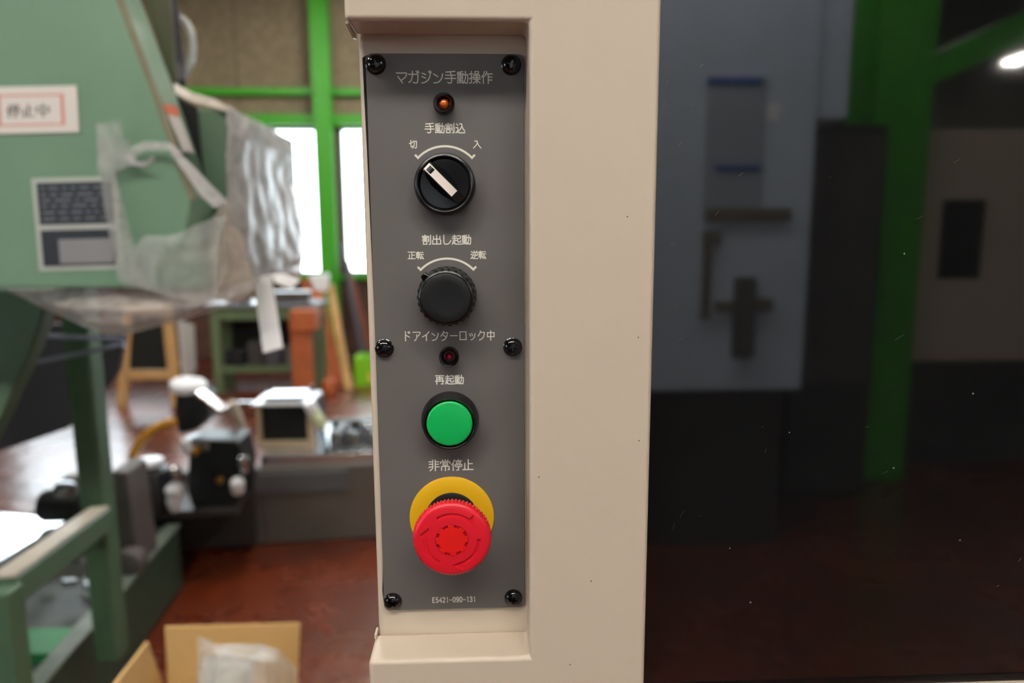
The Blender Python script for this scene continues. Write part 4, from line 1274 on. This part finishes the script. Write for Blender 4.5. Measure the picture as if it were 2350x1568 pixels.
mat('pale_machine', '#C8D6E8', 0.45, var=0.03)
mat('blue_stripe', '#2F55A0', 0.4)
Y1 = 2.5
a, b = av(1840, 895, Y1), av(1952, 272, Y1)
yr = a.y
wm_ = thing('machining_center', (0.7, yr - 0.5, 0), 'pale grey machining center with blue stripes mirrored in the dark window', 'machine')
MB().box((-0.4, yr, a.z), (a.x, yr - 1.1, 2.5)).build('cover', 'pale_machine', wm_, bevel=0.01)
MB().box((a.x + 0.001, yr - 0.02, b.z), (b.x, yr - 1.1, 2.5)).build('side_cover', 'pale_machine', wm_, bevel=0.01)
MB().box((-0.35, yr - 0.08, 0), (a.x - 0.05, yr - 1.0, a.z - 0.001)).build('base', 'bed_dark', wm_)
def plate_at(nm, x0, y0, x1, y1, m_, d, par, Yv):
    p, q = av(x0, y0, Yv), av(x1, y1, Yv)
    return MB().box((p.x, p.y + 0.001, p.z), (q.x, p.y + d, q.z)).build(nm, m_, par, bevel=min(0.003, d * 0.3))
plate_at('door_panel', 1622, 176, 1748, 480, mat('pale_blue', '#9FA8B6', 0.4), 0.006, wm_, Y1)
MBX = plate_at('stripe', 1622, 178, 1748, 196, 'blue_stripe', 0.012, wm_, Y1)
plate_at('stripe', 1640, 380, 1744, 393, 'blue_stripe', 0.012, wm_, Y1)
plate_at('ledge', 1616, 478, 1812, 506, mat('ledge_brown', '#6E655C', 0.5), 0.02, wm_, Y1)
plate_at('door_frame', 1612, 530, 1652, 560, 'ledge_brown', 0.02, wm_, Y1)
plate_at('door_frame', 1612, 561, 1626, 730, 'ledge_brown', 0.02, wm_, Y1)
plate_at('handle', 1684, 636, 1722, 815, 'cast_grey', 0.04, wm_, Y1)
plate_at('handle_arm', 1640, 690, 1683, 712, 'ledge_brown', 0.03, wm_, Y1)
plate_at('handle_arm', 1723, 685, 1768, 712, 'ledge_brown', 0.03, wm_, Y1)
plate_at('sign_plate', 1752, 238, 1787, 278, 'cap_white', 0.004, wm_, Y1)
Y2 = 3.1
a, b = av(1846, 285, Y2), av(1998, 905, Y2)
dc = thing('dark_cabinet', ((a.x + b.x) / 2, a.y - 0.3, 0), 'dark grey control cabinet mirrored between pale machine and green column', 'cabinet')
MB().box((a.x, a.y, 0.02), (b.x, a.y - 0.7, a.z)).build('body', 'bed_dark', dc, bevel=0.01)
plate_at('name_strip', 1945, 616, 2003, 640, 'cap_white', 0.003, dc, Y2)
MB().box((a.x + 0.03, a.y + 0.001, 0.6), (b.x - 0.03, a.y + 0.012, a.z - 0.05)).build('door_panel', 'cast_grey', dc, bevel=0.003)
Y3 = 3.35
p, q = av(1992, 500, Y3), av(2118, 500, Y3)
g = MB()
g.box((p.x, p.y, 0), (q.x, p.y - 0.015, ZC)).box((p.x, p.y - 0.285, 0), (q.x, p.y - 0.3, ZC)).box(((p.x + q.x) / 2 - 0.006, p.y - 0.015, 0), ((p.x + q.x) / 2 + 0.006, p.y - 0.285, ZC))
tag(g.build('trim_5', 'green_steel'), kind='structure')
tag(MB().bar((q.x, p.y - 0.1, 2.15), (q.x + 2.6, p.y - 0.1, 3.3), 0.12, 0.14).build('trim_6', 'green_steel'), kind='structure')
Y4 = 3.6
a, b = av(2118, 296, Y4), av(2350, 830, Y4)
bm_ = thing('beige_machine', (a.x + 0.6, a.y - 0.5, 0), 'beige enclosed machine with dark window mirrored right of the green column', 'machine')
MB().box((a.x, a.y, b.z), (a.x + 1.5, a.y - 1.1, a.z)).build('enclosure', 'beige', bm_, bevel=0.02)
MB().box((a.x + 0.05, a.y - 0.05, 0), (a.x + 1.45, a.y - 1.05, b.z - 0.001)).build('base', 'bed_dark', bm_)
plate_at('window_plate', 2164, 458, 2246, 640, 'black_gloss', 0.006, bm_, Y4)
